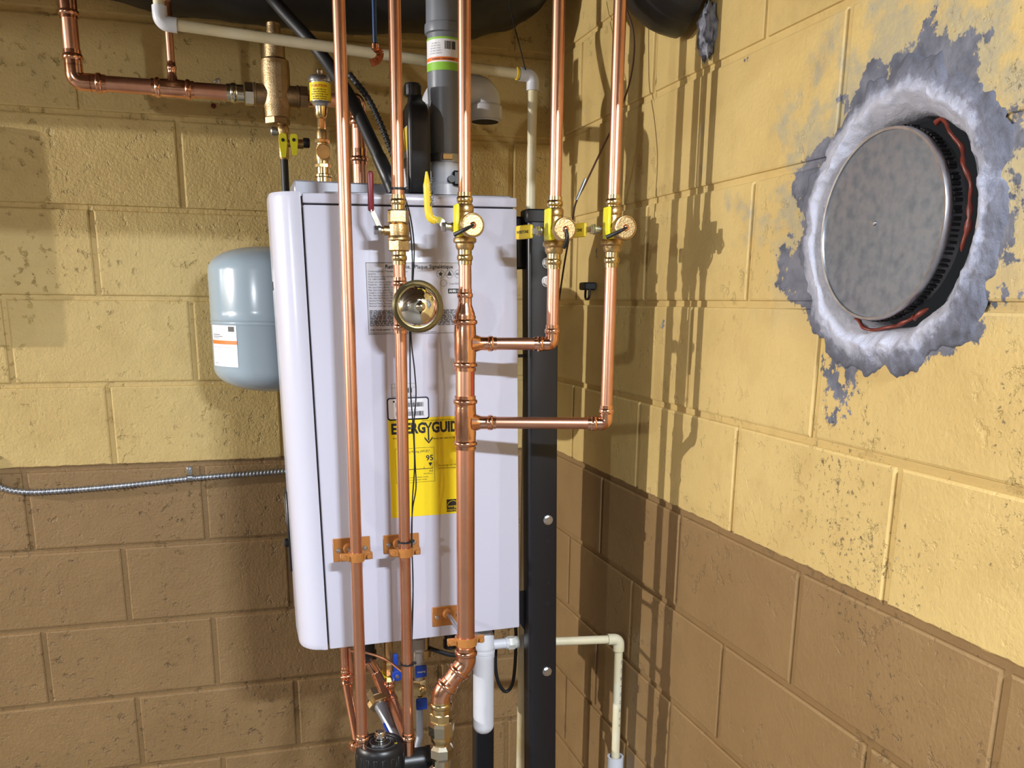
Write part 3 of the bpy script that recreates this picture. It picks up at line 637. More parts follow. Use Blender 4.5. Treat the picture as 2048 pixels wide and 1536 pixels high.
# upper risers and purge valves
def purge_valve(X, Y, zf, which, lever_up):
    nm = {'m': 'on the thick riser, yellow lever pointing up', 'a': 'on the riser before the black post', 'b': 'on the rightmost copper riser'}[which]
    t = thing('purge_valve', (X, Y, zf(530)), 'brass purge valve with yellow handles '+nm, 'valve', 'purge valves on the copper risers')
    o = V((X, Y, 0)); dy = {'m': 0, 'a': 8, 'b': 5}[which]; z = lambda y: zf(y+dy)
    mb = MB(); sock(mb, o+AZ*z(385), -AZ, R34, .026, k=1.1); mb.build('socket', M['brass'], t); mb = MB(); sock(mb, o+AZ*z(530), AZ, R34, .032, k=1.1); mb.build('socket', M['brass'], t)
    mb = MB(); mb.lathe([(.0125, z(430)), (.0150, z(426)), (.0158, z(422)), (.0158, z(412)), (.0132, z(408))][::1], o, AZ, 28)
    mb.lathe([(.014, z(500)), (.0165, z(494)), (.0165, z(488)), (.0205, z(484)), (.0205, z(478)), (.018, z(474)), (.019, z(460)), (.0175, z(444)), (.0150, z(434)), (.0150, z(424))], o, AZ, 28)
    c = o+AZ*z(455); mb.lathe([(.0125, .010), (.0125, .036), (.014, .038), (.014, .044)], c, -AY, 20); mb.lathe([(.008, .01), (.008, .024)], c, -AX, 16); mb.build('body', M['brassdull'], t)
    cc = c-AY*.044; k = mb = MB(); mb.lathe([(.019, 0), (.0205, .001), (.0205, .0125), (.0195, .015), (.0178, .0155), (.017, .0142), (.0065, .0142)], cc, -AY, 32); cap = mb.build('hose_cap', M['brassdull'], t)
    mb = MB(); mb.lathe([(.006, .013), (.0055, .0165), (.003, .018), (0, .0182)], cc, -AY, 16); mb.build('rivet', M['copperfit'], cap)
    a = cc+V((0, -.017, 0)); mb = MB()
    if which == 'a': e = [a, a+V((.002, -.003, -.014)), a+V((.001, .012, -.030))]
    else: e = [a, a+V((-.014, -.003, -.007)), a+V((-.030, .014, -.016))]
    pts = spline(e, 6); mb.tube(pts, .0025, 8, [.0022+.0016*i/len(pts) for i in range(len(pts))]); mb.build('strap', M['rubber'], cap)
    # drain handle: yellow flag on the left of the outlet
    hx_ = X-.021; hc = V((hx_, Y-.024, z(455)))
    mb = MB(); mb.box(hc+V((0, 0, .012)), (.0055, .026, .048), .0015); mb.box(hc+V((.004, 0, -.008)), (.012, .028, .018), .002); mb.build('drain_handle', M['yellow'], t)
    # main lever on the far left
    n = c-AX*(.022 if which == 'a' else .030)
    mb = MB(); mb.lathe([(.0065, -.006), (.0065, .004), (.009, .004), (.009, .006)], n, -AX, 16); hexn(mb, n-AX*.006, -AX, .0085, .006); mb.build('lever_nut', M['zinc'], t, flat=True)
    if lever_up:
        h1 = P(857, 434, Y-.004); h0 = n+V((-.008, 0, .003)); h2 = P(853, 343, Y-.008)
        mb = MB(); s_ = spline([h0, h0+V((-.006, 0, .007)), h1+V((.012, 0, -.004)), h1], 5)
        for q0, q1 in zip(s_, s_[1:]): mb.box((q0+q1)/2, (.0022, .011, (q1-q0).length+.001), R=(q1-q0).normalized().to_track_quat('Z', 'Y').to_matrix())
        lv = mb.build('lever', M['zinc'], t)
        mb = MB(); g_ = spline([h1+V((.014, 0, -.006)), h1+V((.004, 0, -.002)), h1+V((0, 0, .010)), h1.lerp(h2, .5), h2], 7); k_ = len(g_)
        mb.tube(g_, .006, 14, [.0048 if i < 2 else (.0068 if i < k_-4 else .0062-.0011*(i-k_+5)) for i in range(k_)]); gr = mb.build('grip', M['yellowgrip'], lv)
        me = Print(); me.text('WEBSTONE', .009, 0, 0, 0, 'CENTER', .02)
        bmesh.ops.transform(me.bm, matrix=Matrix.Translation(h1.lerp(h2, .55)+V((.0035, -.0066, 0))) @ Matrix.Rotation(math.pi/2, 4, 'Y'), verts=me.bm.verts); me.build('lettering', M['ink'], gr, flat=True)
    else:
        h0 = n+V((-.010, 0, 0)); h1 = h0+V((-.006, .012, 0)); h2 = h0+V((-.020, .060, .0))
        mb = MB(); mb.box((h0+h1)/2, (.003, .026, .010), .0006, R=Matrix.Rotation(.25, 3, 'Z')); lv = mb.build('lever', M['zinc'], t)
        mb = MB(); d_ = (h2-h1).normalized(); mb.box(h1.lerp(h2, .5), (.007, (h2-h1).length, .0245), .003, R=Matrix.Rotation(math.atan2(-d_.x, d_.y), 3, 'Z'), seg=2); gr = mb.build('grip', M['yellowgrip'], lv)
        me = Print(); me.text('WEBSTONE', .0072, 0, -.0025, 0, 'CENTER', .03)
        ang = math.atan2(-d_.x, d_.y)
        bmesh.ops.transform(me.bm, matrix=Matrix.Translation(h1.lerp(h2, .5)) @ Matrix.Rotation(ang, 4, 'Z') @ Matrix.Translation(V((-.0037, 0, 0))) @ Matrix.Rotation(-math.pi/2, 4, 'Z'), verts=me.bm.verts); me.build('lettering', M['ink'], gr, flat=True)
for X, Y, zf, wch, up, lab in ((XN, YN, zN, 'm', True, 'straight copper riser above the valve with the upright yellow lever'), (X1, Y1, z1, 'a', False, 'straight copper riser above the purge valve in front of the black post'), (X2, Y2, z2, 'b', False, 'rightmost straight copper riser, rising beside the right wall')):
    o = MB(); rod(o, (X, Y, zf(392 if wch == 'm' else 398)), (X, Y, ZTOP), R34); tag(o.build('copper_riser', M['copper']), lab, 'pipe', 'upper copper risers')
    purge_valve(X, Y, zf, wch, up)
# ------------------------------------------------------------------ pipe hangers screwed to the boiler door
def hanger(px0, py0, px1, py1, bx, by, X, Y, zr, r, ears, lab):
    a = P(px0, py0, BYF); b_ = P(px1, py1, BYF); c = (a+b_)/2; w_, h_ = abs(b_.x-a.x), abs(a.z-b_.z)
    t = thing('pipe_hanger', (c.x, BYF, c.z-h_/2), lab, 'hanger', 'copper-coloured pipe hangers')
    Rm = Matrix.Rotation(math.radians(-1.05), 3, 'Y')
    MB().box((c.x, BYF-.0018, c.z), (w_, .0035, h_), .0012, R=Rm).build('plate', M['orange'], t)
    for sx in (-1, 1):
        s_ = MB(); q = V((c.x+sx*w_*.35, BYF-.0035, c.z+(.001*sx))); s_.lathe([(.0052, 0), (.0052, .001), (.004, .0032), (0, .0038)], q, -AY, 12); s_.build('screw', M['zinc'], t)
    base = P(bx, by, BYF); base = V((base.x, BYF, base.z)); e = V((X, Y+r*1.1, zr))
    MB().lathe([(.0115, .003), (.0115, .007), (.0095, .011), (.0062, .012)], base, -AY, 20).build('boss', M['orange'], t)
    MB().tube([base+V((0, -.008, 0)), e], .0047, 14).build('rod', M['zinc'], t)
    o = V((X, Y, zr)); mb = MB(); ri, ro, hh = r+.0006, r+.0042, .0085
    ring_ = []
    for i in range(33):
        q = 2*math.pi*i/32; d_ = V((math.cos(q), math.sin(q), 0)); ring_.append([o+d_*ri-AZ*hh, o+d_*ro-AZ*hh, o+d_*ro+AZ*hh, o+d_*ri+AZ*hh])
    mb.rings(ring_, capa=False, capb=False)
    for s_ in (-1, 1):
        for dz, dy in ((.0, -.002), (.0, .0035)): mb.box(o+V((s_*(r+.011), dy+(.002 if s_ > 0 else -.002), 0)), (.018, .003, .014), .001)
    mb.build('split_ring', M['orange'], t)
    for s_ in (-1, 1):
        mb = MB(); q = o+V((s_*(r+.013), -.006, 0)); mb.lathe([(.0055, 0), (.0055, .002), (.0045, .0042), (.0015, .0045)], q, -AY, 14); mb.lathe([(.0025, -.018), (.0025, 0)], q, -AY, 10); mb.build('bolt', M['orange'], t)
hanger(665, 1077, 741, 1118, 697, 1096, XL, YL, zL(1113), R34, 0, 'copper-coloured pipe hanger clamping the leftmost riser to the boiler')
hanger(766, 1070, 838, 1102, 796, 1086, XM, YM, zM(1104), R34, 0, 'copper-coloured pipe hanger clamping the wired middle riser to the boiler')
hanger(864, 1214, 925, 1247, 895, 1226, XN, YN, zN(1281), R114, 0, 'copper-coloured pipe hanger clamping the thick riser low on the boiler')
# ------------------------------------------------------------------ black steel stand
t = thing('boiler_stand', (1.035, -0.62, 0), 'black steel post stand carrying the boiler on its right side', 'stand')
TP = Matrix.Translation(V((1.035, -.62, 1.0))) @ Matrix.Rotation(math.radians(-1.0), 4, 'Y') @ Matrix.Translation(-V((1.035, -.62, 1.0)))
YPF = -0.64; px0 = P(1063, 900, YPF).x; px1 = P(1120, 900, YPF).x; zp = P(1090, 419, YPF).z
sec = []
for cx, cy, a0 in ((px1-.003, YPF+.003, 270), (px1-.003, YPF+.039, 0), (px0+.003, YPF+.039, 90), (px0+.009, YPF+.009, 180)):
    rr = .009 if a0 == 180 else .003
    sec += [(cx+rr*math.cos(math.radians(a0+22.5*i)), cy+rr*math.sin(math.radians(a0+22.5*i))) for i in range(5)]
mb = MB(TP); mb.rings([[V((a, b_, z)) for a, b_ in sec] for z in (0.02, zp)]); mb.build('post', M['blackpost'], t)
mb = MB(TP); mb.box(((px0+px1)/2, YPF+.02, zp-.012), (px1-px0+.006, .044, .026), .003); mb.build('end_cap', M['rubber'], t)
mb = MB(); mb.box(((px0+px1)/2+.016, YPF+.02, .01), (px1-px0+.03, .07, .02), .003); mb.build('foot_plate', M['blackpost'], t)
mb = MB(TP); mb.box((px0-.004, -.58, 1.74), (.022, .05, .10), .004); mb.build('bracket', M['blackpost'], t)
mb = MB(TP); mb.prism([(0, 0), (.018, -.03), (.018, .075), (0, .075)], (px0-.009, -.60, P(1050, 1245, -.6).z), AX, AZ, .004); mb.build('bracket', M['blackpost'], t)
mb = MB(TP); mb.box((px0-.006, -.61, 1.52), (.012, .006, .006)); mb.build('bracket_pin', M['blackpost'], t)
for x, y in ((1096, 1040), (1094, 1343), (1094, 526), (1093, 563)):
    q = P(x, y, YPF); mb = MB(); mb.lathe([(.0105, 0), (.0105, .0015)], q, -AY, 20); hexn(mb, q-AY*.0015, -AY, .0088, .0055, .4); mb.build('bolt', M['zinc'], t, flat=True)
for x, y in ((1096, 1082), (1096, 1165), (1095, 1207)):
    q = P(x, y, YPF-.0004); mb = MB(); mb.lathe([(.0048, 0), (.0046, .0006)], q, -AY, 16); mb.build('bolt_hole_shade', M['dark'], t)  # near-black disc on the post face painted as a hole's inner shade
xq = P(966, 1500, -.36).x; t = thing('stand_leg', (xq, -.36, 0), 'black steel leg under the boiler, behind the white condensate trap', 'stand')
mb = MB(); mb.box((xq, -.36, .46), (.048, .04, .88), .004); mb.build('post', M['blackpost'], t)
mb = MB(); mb.box((xq, -.36, .01), (.09, .07, .02), .003); mb.build('foot_plate', M['blackpost'], t)
# ------------------------------------------------------------------ expansion tank
TX, TY, TR_ = 0.532, -0.165, 0.142; zt_ = lambda y: pz(y, TX-.08, TY-.09)
t = thing('expansion_tank', (TX, TY, zt_(782)), 'rounded grey expansion tank on the back wall, left of the boiler', 'tank')
z0, z1_ = zt_(790), zt_(487); H = z1_-z0; pf = []
for i in range(9): a = math.pi/2*i/8; pf.append((TR_*math.sin(a)**.8, z0+.055*(1-math.cos(a))))
for f_ in (.45, .462, .475, .487, .5, .512, .6, .605):
    pf.append((TR_+(.0022 if f_ in (.462, .5) else 0), z0+.055+(H-.11)*f_))
for i in range(9): a = math.pi/2*(1-i/8); pf.append((TR_*math.sin(a)**.8, z1_-.055*(1-math.cos(a))))
pf[0] = (.001, pf[0][1]); pf[-1] = (.001, pf[-1][1])
MB().lathe(pf, (TX, TY, 0), AZ, 64).build('shell', M['tank'], t, ang=50)
MB().lathe([(.012, z0-.012), (.012, z0+.01)], (TX+.02, TY, 0), AZ, 16).build('air_valve', M['rubber'], t)
MB().box((TX+.10, -.012, (z0+z1_)/2), (.06, .024, .10), .003).build('wall_bracket', M['steel'], t)
def wrap(mb, cx, cy, r, a0, a1, z0, z1, n=10):
    mb.rings([[V((cx+r*math.sin(a), cy-r*math.cos(a), z)) for a in [a0+(a1-a0)*i/n for i in range(n+1)]] for z in (z0, z1)], close=False, capa=False, capb=False)
# label facing left-front
za, zb2 = pz(650, TX-.11, TY-.08), pz(733, TX-.11, TY-.08); a0, a1_ = -1.33, -.66
mb = MB(); wrap(mb, TX, TY, TR_+.0006, a0, a1_, zb2, za); lb = mb.build('label', M['wlabel'], t)
mb = MB(); wrap(mb, TX, TY, TR_+.001, a0, a1_, zb2+(za-zb2)*.54, zb2+(za-zb2)*.63); mb.build('orange_stripe', M['orangep'], lb)
mb = MB(); wrap(mb, TX, TY, TR_+.001, a1_-.16, a1_-.04, za-.014, za-.003); mb.build('logo', M['ink'], lb)
for f0, f1, c0, c1 in ((.76, .775, .1, .45), (.715, .73, .1, .55), (.68, .69, .1, .4), (.46, .465, .03, .97), (.40, .403, .03, .97), (.34, .343, .03, .97), (.20, .203, .03, .97), (.07, .08, .1, .3)):
    mb = MB(); wrap(mb, TX, TY, TR_+.001, a0+(a1_-a0)*c0, a0+(a1_-a0)*c1, zb2+(za-zb2)*f0, zb2+(za-zb2)*f1); mb.build('printed_line', M['inkgrey'], lb)
# ------------------------------------------------------------------ copper supply at upper left
YS_ = -0.22; RS = 0.0156; hz_ = (P(200, 166, YS_).z+P(460, 186, YS_).z)/2
cA = V((P(146, 120, YS_).x, YS_, hz_)); cT = V((P(346, 177, YS_).x, YS_, hz_)); cE = P(472, 187, YS_); cE.z = hz_
t = thing('copper_supply', (cA.x, YS_, hz_-.02), 'copper supply pipe bending right into the bronze air separator, upper left', 'pipe')
mb = MB(); rod(mb, cA+AZ*.03, V((cA.x, YS_, ZTOP)), RS, 24); mb.build('pipe', M['copper'], t)
mb = MB(); sock(mb, V((cA.x, YS_, P(135, 38, YS_).z)), AZ, RS, .05); mb.build('coupling', M['copperfit'], t)
mb = MB(); elbow_fit(mb, cA, AZ, AX, RS, .058, 1.2, R=.038); mb.build('elbow', M['copperfit'], t)
mb = MB(); rod(mb, cA+AX*.03, cT-AX*.02, RS, 24); mb.build('pipe', M['copper'], t)
mb = MB(); tee_fit(mb, cT, AX, AZ, RS, .0079, .042, .052, 1.1); mb.build('tee', M['copperfit'], t)
mb = MB(); rod(mb, cT+AZ*.035, V((cT.x, YS_, ZTOP)), .0079, 16); mb.build('branch_pipe', M['copper'], t)
mb = MB(); sock(mb, V((cT.x, YS_, P(347, 48, YS_).z)), AZ, .0079, .04); mb.build('coupling', M['copperfit'], t)
mb = MB(); rod(mb, cT+AX*.02, cE+AX*.01, RS, 24); mb.build('pipe', M['copper'], t)
# bronze air separator
XA = P(553, 190, YS_).x; za_ = lambda y: pz(y, XA, YS_); o = V((XA, YS_, 0))
t = thing('air_separator', (XA, YS_, za_(250)), 'bronze air separator body standing behind the boiler\'s left corner', 'separator')
MB().lathe([(0.0185, za_(240)), (0.0256, za_(236)), (0.0267, za_(218)), (0.0289, za_(214)), (0.0300, za_(200)), (0.0300, za_(140)), (0.0289, za_(122)), (0.0223, za_(117)), (0.0218, za_(90)), (0.0147, za_(86)), (0.0147, za_(62)), (0.0140, za_(60)), (0.0140, za_(47)), (0.0114, za_(44))], o, AZ, 32).build('body', M['bronze'], t)
mb = MB(); hexn(mb, o+AZ*za_(250), AZ, .0267, za_(236)-za_(250), .2); mb.build('bottom_hex', M['bronze'], t, flat=True)
cm = o+AZ*hz_
for s_ in (-1, 1):
    mb = MB(); mb.lathe([(.0225, .018), (.0225, .042), (.0245, .043), (.0245, .047)], cm, AX*s_, 28); mb.build('port', M['bronze'], t)
    mb = MB(); hexn(mb, cm+AX*s_*.047, AX*s_, .0245, .019); mb.build('port_nut', M['nickel'] if s_ < 0 else M['bronze'], t, flat=True)
    mb = MB(); sock(mb, cm+AX*s_*.103, -AX*s_, RS, .035, k=1.3); mb.build('adapter', M['nickel'] if s_ < 0 else M['copperfit'], t)
mb = MB(); mb.prism([(-.006, -.035), (.006, -.035), (.006, .035), (-.006, .035)], o+V((.004, -.0298, za_(165))), AX, AZ, .0016); mb.build('cast_panel', M['bronze'], t)
me = Print(); me.text('SPIROVENT', .0105, 0, -.003, 0, 'CENTER', .01)
bmesh.ops.transform(me.bm, matrix=Matrix.Translation(o+V((.0045, -.0318, za_(165)))) @ Matrix.Rotation(math.pi/2, 4, 'Y'), verts=me.bm.verts); me.build('cast_lettering', M['brassdull'], t, flat=True)
# drain valve under the separator
zd = lambda y: pz(y, XA+.012, YS_-.01); o2 = V((XA+.010, YS_, 0))
t = thing('drain_valve', (XA+.01, YS_, zd(375)), 'small drain valve with two yellow wing handles under the air separator', 'valve')
MB().lathe([(.009, zd(318)), (.011, zd(312)), (.011, zd(268)), (.0135, zd(264)), (.0135, zd(256)), (.010, zd(248))], o2, AZ, 20).build('body', M['brassdull'], t)
MB().tube([o2+AZ*1.742, o2+AZ*zd(314)], .0082, 16).build('tailpipe', M['rubber'], t)
MB().lathe([(.008, 0), (.008, .030), (.010, .030), (.010, .042), (.007, .043)], o2+AZ*zd(285), AX, 16).build('outlet', M['brassdull'], t)
MB().lathe([(.0095, .0), (.0105, .002), (.0105, .012), (.009, .014)], o2+V((.042, 0, zd(282))), AX, 16).build('hose_cap', M['rubber'], t)
MB().lathe([(.007, .008), (.007, .014), (.0095, .014), (.0095, .024), (.0075, .026)], o2+AZ*zd(262), -AX, 16).build('side_nipple', M['zinc'], t)
for dx, y0, y1 in ((-.002, 268, 316), (.021, 268, 311)):
    mb = MB(); h_ = zd(y0)-zd(y1); q = o2+V((dx, -.014, zd(y0)))
    mb.prism([(-.009, -h_*.3), (-.0045, -h_), (.0045, -h_), (.009, -h_*.3), (.007, -.002), (.003, 0), (-.003, 0), (-.007, -.002)], q, AX, AZ, .006); hd = mb.build('wing_handle', M['yellow'], t)
    mb = MB(); mb.lathe([(.0038, 0), (.0032, .001)], q+V((0, -.006, -h_*.28)), -AY, 12); mb.build('rivet', M['ink'], hd)
# copper pipe from the separator down into the boiler
YR = -0.45; xr = P(718, 290, YR).x; zr_ = lambda y: pz(y, xr, YR)
t = thing('copper_pipe', (xr, YR, zr_(362)), 'short copper pipe dropping into the boiler top behind the leftmost riser', 'pipe')
cR = V((xr, YR, P(716, 204, YR).z)); e = cm+AX*.08
mb = MB(); rod(mb, V((xr, YR, ZT+.004)), cR-AZ*.02, R1, 24); mb.build('pipe', M['copper'], t)
dv = (e-cR).normalized(); mb = MB(); elbow_fit(mb, cR, -AZ, dv, R1, .05, 1.2, R=.034); mb.build('elbow', M['copperfit'], t)
mb = MB(); rod(mb, cR+dv*.03, e, R1, 24); mb.build('pipe', M['copper'], t)
mb = MB(); sock(mb, V((xr, YR, zr_(330))), AZ, R1, .03); mb.build('coupling', M['copperfit'], t)
# automatic air vent
YV = -0.50; xv = P(645, 300, YV).x; zv = lambda y: pz(y, xv, YV); o = V((xv, YV, 0))
t = thing('air_vent', (xv, YV, zv(365)), 'automatic air vent with a yellow caution label on brass fittings', 'air vent')
MB().lathe([(.004, zv(153)), (.004, zv(148)), (.0058, zv(147)), (.0058, zv(141)), (.004, zv(139))], o, AZ, 16).build('cap_screw', M['chrome'], t)
MB().lathe([(.0195, zv(166)), (.0215, zv(165)), (.0215, zv(157)), (.019, zv(153))], o, AZ, 32).build('lid', M['zinc'], t)
bd = MB().lathe([(.0135, zv(214)), (.0155, zv(210)), (.0175, zv(206)), (.0195, zv(205)), (.0195, zv(165))], o, AZ, 32).build('float_body', M['zinc'], t)
mb = MB(); wrap(mb, xv, YV, .0200, -2.2, 1.6, zv(204), zv(168), 30); lb = mb.build('caution_label', M['ylabel'], t)
def curved_text(txt, size, cx, cy, r, a_mid, z, bold=0.0):
    pr = Print(); pr.text(txt, size, 0, 0, 0, 'CENTER', bold)
    for v in pr.bm.verts:
        a = a_mid+v.co.x/r; v.co = V((cx+r*math.sin(a), cy-r*math.cos(a), z+v.co.z))
    return pr
curved_text('! CAUTION', .0064, xv, YV, .0203, -.25, zv(178), .02).build('caution_word', M['inkred'], lb, flat=True)
for i, s_ in enumerate(('Shut off boiler and', 'relieve all pressure', 'before removing. Close', 'cap tightly at startup', 'then open one turn')):
    curved_text(s_, .0036, xv, YV, .0203, -.2, zv(184+4.6*i), .01).build('caution_text', M['ink'], lb, flat=True)
MB().lathe([(.009, zv(236)), (.0115, zv(230)), (.0115, zv(222)), (.0125, zv(215)), (.0125, zv(211))], o, AZ, 24).build('neck', M['brass'], t)
mb = MB(); hexn(mb, o+AZ*zv(258), AZ, .0075, zv(236)-zv(258)); mb.build('coupler', M['brass'], t, flat=True)
MB().lathe([(.010, zv(292)), (.0105, zv(288)), (.0105, zv(266)), (.0085, zv(260))], o, AZ, 24).build('nipple', M['brassdull'], t)
mb = MB(); hexn(mb, o+AZ*zv(287), AZ, .0140, zv(279)-zv(287)); mb.build('hex_ring', M['brass'], t, flat=True)
MB().lathe([(.012, zv(325)), (.0135, zv(318)), (.0135, zv(296)), (.012, zv(290))], o, AZ, 24).build('cross_body', M['brassdull'], t)
mb = MB(); mb.lathe([(.0125, .008), (.0135, .016), (.0128, .0175), (.0, .018)], o+AZ*zv(306), -AY, 24); mb.build('plug', M['brassdull'], t)
mb = MB(); hexn(mb, o+AZ*zv(336), AZ, .0150, zv(328)-zv(336)); mb.build('hex_ring', M['brass'], t, flat=True)
MB().lathe([(.0145, ZT+.004), (.0145, zv(356)), (.016, zv(354)), (.016, zv(350)), (.0125, zv(348)), (.0125, zv(322))], o, AZ, 24).build('base_nipple', M['brass'], t)
# ------------------------------------------------------------------ flue and intake
YG = -0.512; xg = P(890, 250, YG).x; zg = lambda y: pz(y, xg, YG); rg = 0.0335; o = V((xg, YG, 0))
t = thing('vent_pipe', (xg, YG, zg(385)), 'grey plastic flue pipe rising from the boiler top with a printed label', 'pipe')
MB().lathe([(rg*.93, zg(320)), (rg*.95, zg(300)), (rg*.97, zg(210)), (rg, zg(185)), (rg, zg(60))], o, AZ, 40).build('pipe', M['greypp'], t)
MB().lathe([(rg*1.02, zg(72)), (rg*1.13, zg(70)), (rg*1.15, zg(60)), (rg*1.13, zg(52)), (rg*1.06, zg(50)), (rg*1.05, zg(10))], o, AZ, 40).build('socket', M['greypp'], t)
MB().tube(fillet([o+AZ*zg(14), o+AZ*zg(-20), o+V((-.03, .12, zg(-140)))], .09, 10), rg*1.05, 32).build('offset_bend', M['greypp'], t)
lbz = [zg(y) for y in (145, 141, 125, 120, 87, 83)]
def band(z0, z1, m, nm, par, off=.0005, a0=-1.9, a1=1.5):
    mb = MB(); wrap(mb, xg, YG, rg+off, a0, a1, z0, z1, 28); return mb.build(nm, m, par)
lb = band(zg(147), zg(83), M['wlabel'], 'label', t)
band(zg(86.5), zg(82.5), M['green'], 'green_band', lb, .0008); band(zg(148), zg(132), M['green'], 'green_band', lb, .0008); band(zg(129), zg(122), M['orangep'], 'orange_band', lb, .0008)
curved_text('WARNING / AVERTISSEMENT', .0036, xg, YG, rg+.0011, -.3, zg(127.5), .02).build('warning_text', M['ink'], lb, flat=True)
for i in range(5): curved_text('ULC S636  CLASS IIC 110'[:12+i*2], .0030, xg, YG, rg+.0011, -.75, zg(96+5*i)).build('small_text', M['inkgrey'], lb, flat=True)
bc = Print(); bc.barcode(-.011, .011, zg(107), zg(91), 0, rn)
for v in bc.bm.verts:
    a = .12+v.co.x/rg; v.co = V((xg+(rg+.001)*math.sin(a), YG-(rg+.001)*math.cos(a), v.co.z))
bc.build('barcode', M['ink'], lb, flat=True)
MB().lathe([(rg*.96, zg(328)), (rg*1.0, zg(327)), (rg*1.0, zg(311)), (rg*.96, zg(310))], o, AZ, 40).build('hose_clamp', M['steel'], t)
MB().box(o+V((-.004, -rg-.004, zg(319))), (.020, .008, .011), .001).build('clamp_screw_housing', M['brassdull'], t)
MB().lathe([(rg*.98, ZT+.006), (rg*.98, zg(372)), (rg*.84, zg(366)), (rg*.84, zg(345)), (rg*.9, zg(340)), (rg*.9, zg(324))], o, AZ, 36).build('white_adapter', M['pvc'], t)
mb = MB(); mb.box(o+V((.018, -.034, zg(360))), (.022, .012, .028), .003); mb.lathe([(.007, 0), (.007, .012)], o+V((.004, -.028, zg(362))), -AY, 16); mb.build('black_clip', M['black'], t)
YI = -0.37; pA, pB = P(872, 240, YI), P(970, 240, YI); zi0 = pB.z; ri_ = .0325; ztp = P(920, 168, YI).z
t = thing('intake_elbow', (pB.x, YI, zi0), 'white plastic return bend of the air intake, mouth facing down', 'pipe')
zq = P(920, 180, YI).z
pts = fillet([V((pA.x, YI, 1.825)), V((pA.x, YI, zq)), V((pB.x, YI, zq)), V((pB.x, YI, zi0+.012))], .046, 14)
MB().tube(pts, ri_, 36).build('bend', M['pvc'], t, ang=60)
MB().lathe([(ri_*.9, -.004), (ri_*.92, 0), (ri_*1.12, 0), (ri_*1.14, .004), (ri_*1.13, .026), (ri_*1.0, .030)], (pB.x, YI, zi0), AZ, 40).build('socket', M['pvc'], t)
MB().lathe([(ri_*.88, .002), (ri_*.88, .0015)], (pB.x, YI, zi0-.006), AZ, 40).build('mouth', M['dark'], t)  # near-black disc gives the closed pipe end the shade of an opening
# ------------------------------------------------------------------ bottle on the boiler
q0 = P(819, 380, -.585); q1 = P(863, 380, -.585); bx0, bx1 = q0.x, q1.x; bz = ZT+.009; bt = P(823, 186, -.56).z
t = thing('chemical_bottle', ((bx0+bx1)/2, -.54, bz), 'black plastic bottle with a yellow and white side label on the boiler top', 'bottle')
def brow(z, k, kd): 
    cx, cy, w_, d_ = (bx0+bx1)/2, -.541, (bx1-bx0)/2*k, .044*kd; r = min(w_, d_)*.35; p = []
    for sx, sy, a0 in ((1, 1, 0), (-1, 1, 90), (-1, -1, 180), (1, -1, 270)):
        p += [V((cx+sx*(w_-r)+r*math.cos(math.radians(a0+22.5*i)), cy+sy*(d_-r)+r*math.sin(math.radians(a0+22.5*i)), z)) for i in range(5)]
    return p
hb = bt-bz
MB().rings([brow(bz+hb*a, b_, c_) for a, b_, c_ in ((0, .9, .95), (.012, 1, 1), (.70, 1, 1), (.79, .97, .98), (.86, .86, .86), (.91, .70, .66), (.94, .56, .42), (1.0, .55, .30))]).build('body', M['black'], t, ang=50)
cz = ((bx0+bx1)/2-.004, -.541, bt-.002)
MB().lathe([(.0145, 0), (.0155, .002), (.0155, .020), (.0145, .0225), (.012, .023)], cz, AZ, 28).build('cap', M['black'], t)
mb = MB()
for i in range(28):
    a = 2*math.pi*i/28; mb.box(V(cz)+V((.0156*math.cos(a), .0156*math.sin(a), .010)), (.0012, .0014, .017), R=Matrix.Rotation(a, 3, 'Z'))
mb.build('cap_ridges', M['black'], t)['kind'] = 'stuff'
MB().box((bx0-.0002, -.541, bz+hb*.36), (.0008, .060, hb*.62), .0002).build('white_label', M['wlabel'], t)
MB().box((bx0-.0006, -.541, bz+hb*.55), (.0006, .059, hb*.23)).build('yellow_label', M['yellowgrip'], t)
MB().box((bx0-.0006, -.541, bz+hb*.32), (.0006, .03, hb*.10)).build('label_print', M['inkgrey'], t)
# ------------------------------------------------------------------ ivory drain lines
YC = -0.45; rc = 0.0098
eL = P(330, 47, YC); eR = P(1066, 152, YC); xb = P(1041, 1400, YC).x
def celbow(mb, c, d1, d2, r=rc):
    d1, d2 = V(d1).normalized(), V(d2).normalized(); a = r*2.9
    mb.tube(fillet([c+d1*a, c, c+d2*a], r*1.35, 10), r*1.32, 24)
    for d in (d1, d2): mb.lathe([(r*1.02, 0), (r*1.34, 0), (r*1.34, r*1.4)], c+d*a, -d, 24)
t = thing('drain_pipe', (eR.x, YC, 0.05), 'long ivory plastic drain pipe crossing high behind the copper risers, then dropping', 'pipe')
dh = (eR-eL).normalized(); dn = V((xb-eR.x, 0, -(eR.z-.25))).normalized()
MB().tube([V((eL.x-.008, YC, eL.z)), V((eL.x-.012, YC, ZTOP))], rc, 20).build('pipe', M['cpvc'], t)
mb = MB(); celbow(mb, V((eL.x-.008, YC, eL.z)), AZ, dh); mb.build('elbow', M['pvc'], t)
MB().tube([eL, eR], rc, 20).build('pipe', M['cpvc'], t)
mb = MB(); celbow(mb, eR, -dh, dn); mb.build('elbow', M['pvc'], t)
MB().tube([eR, V((eR.x+dn.x*2.0, YC, eR.z+dn.z*2.0))], rc, 20).build('pipe', M['cpvc'], t)
mb = MB(); ring_on(mb, eR-dh*.034, dh, rc*1.1, .004); mb.build('yellow_ring', M['yellowgrip'], t)
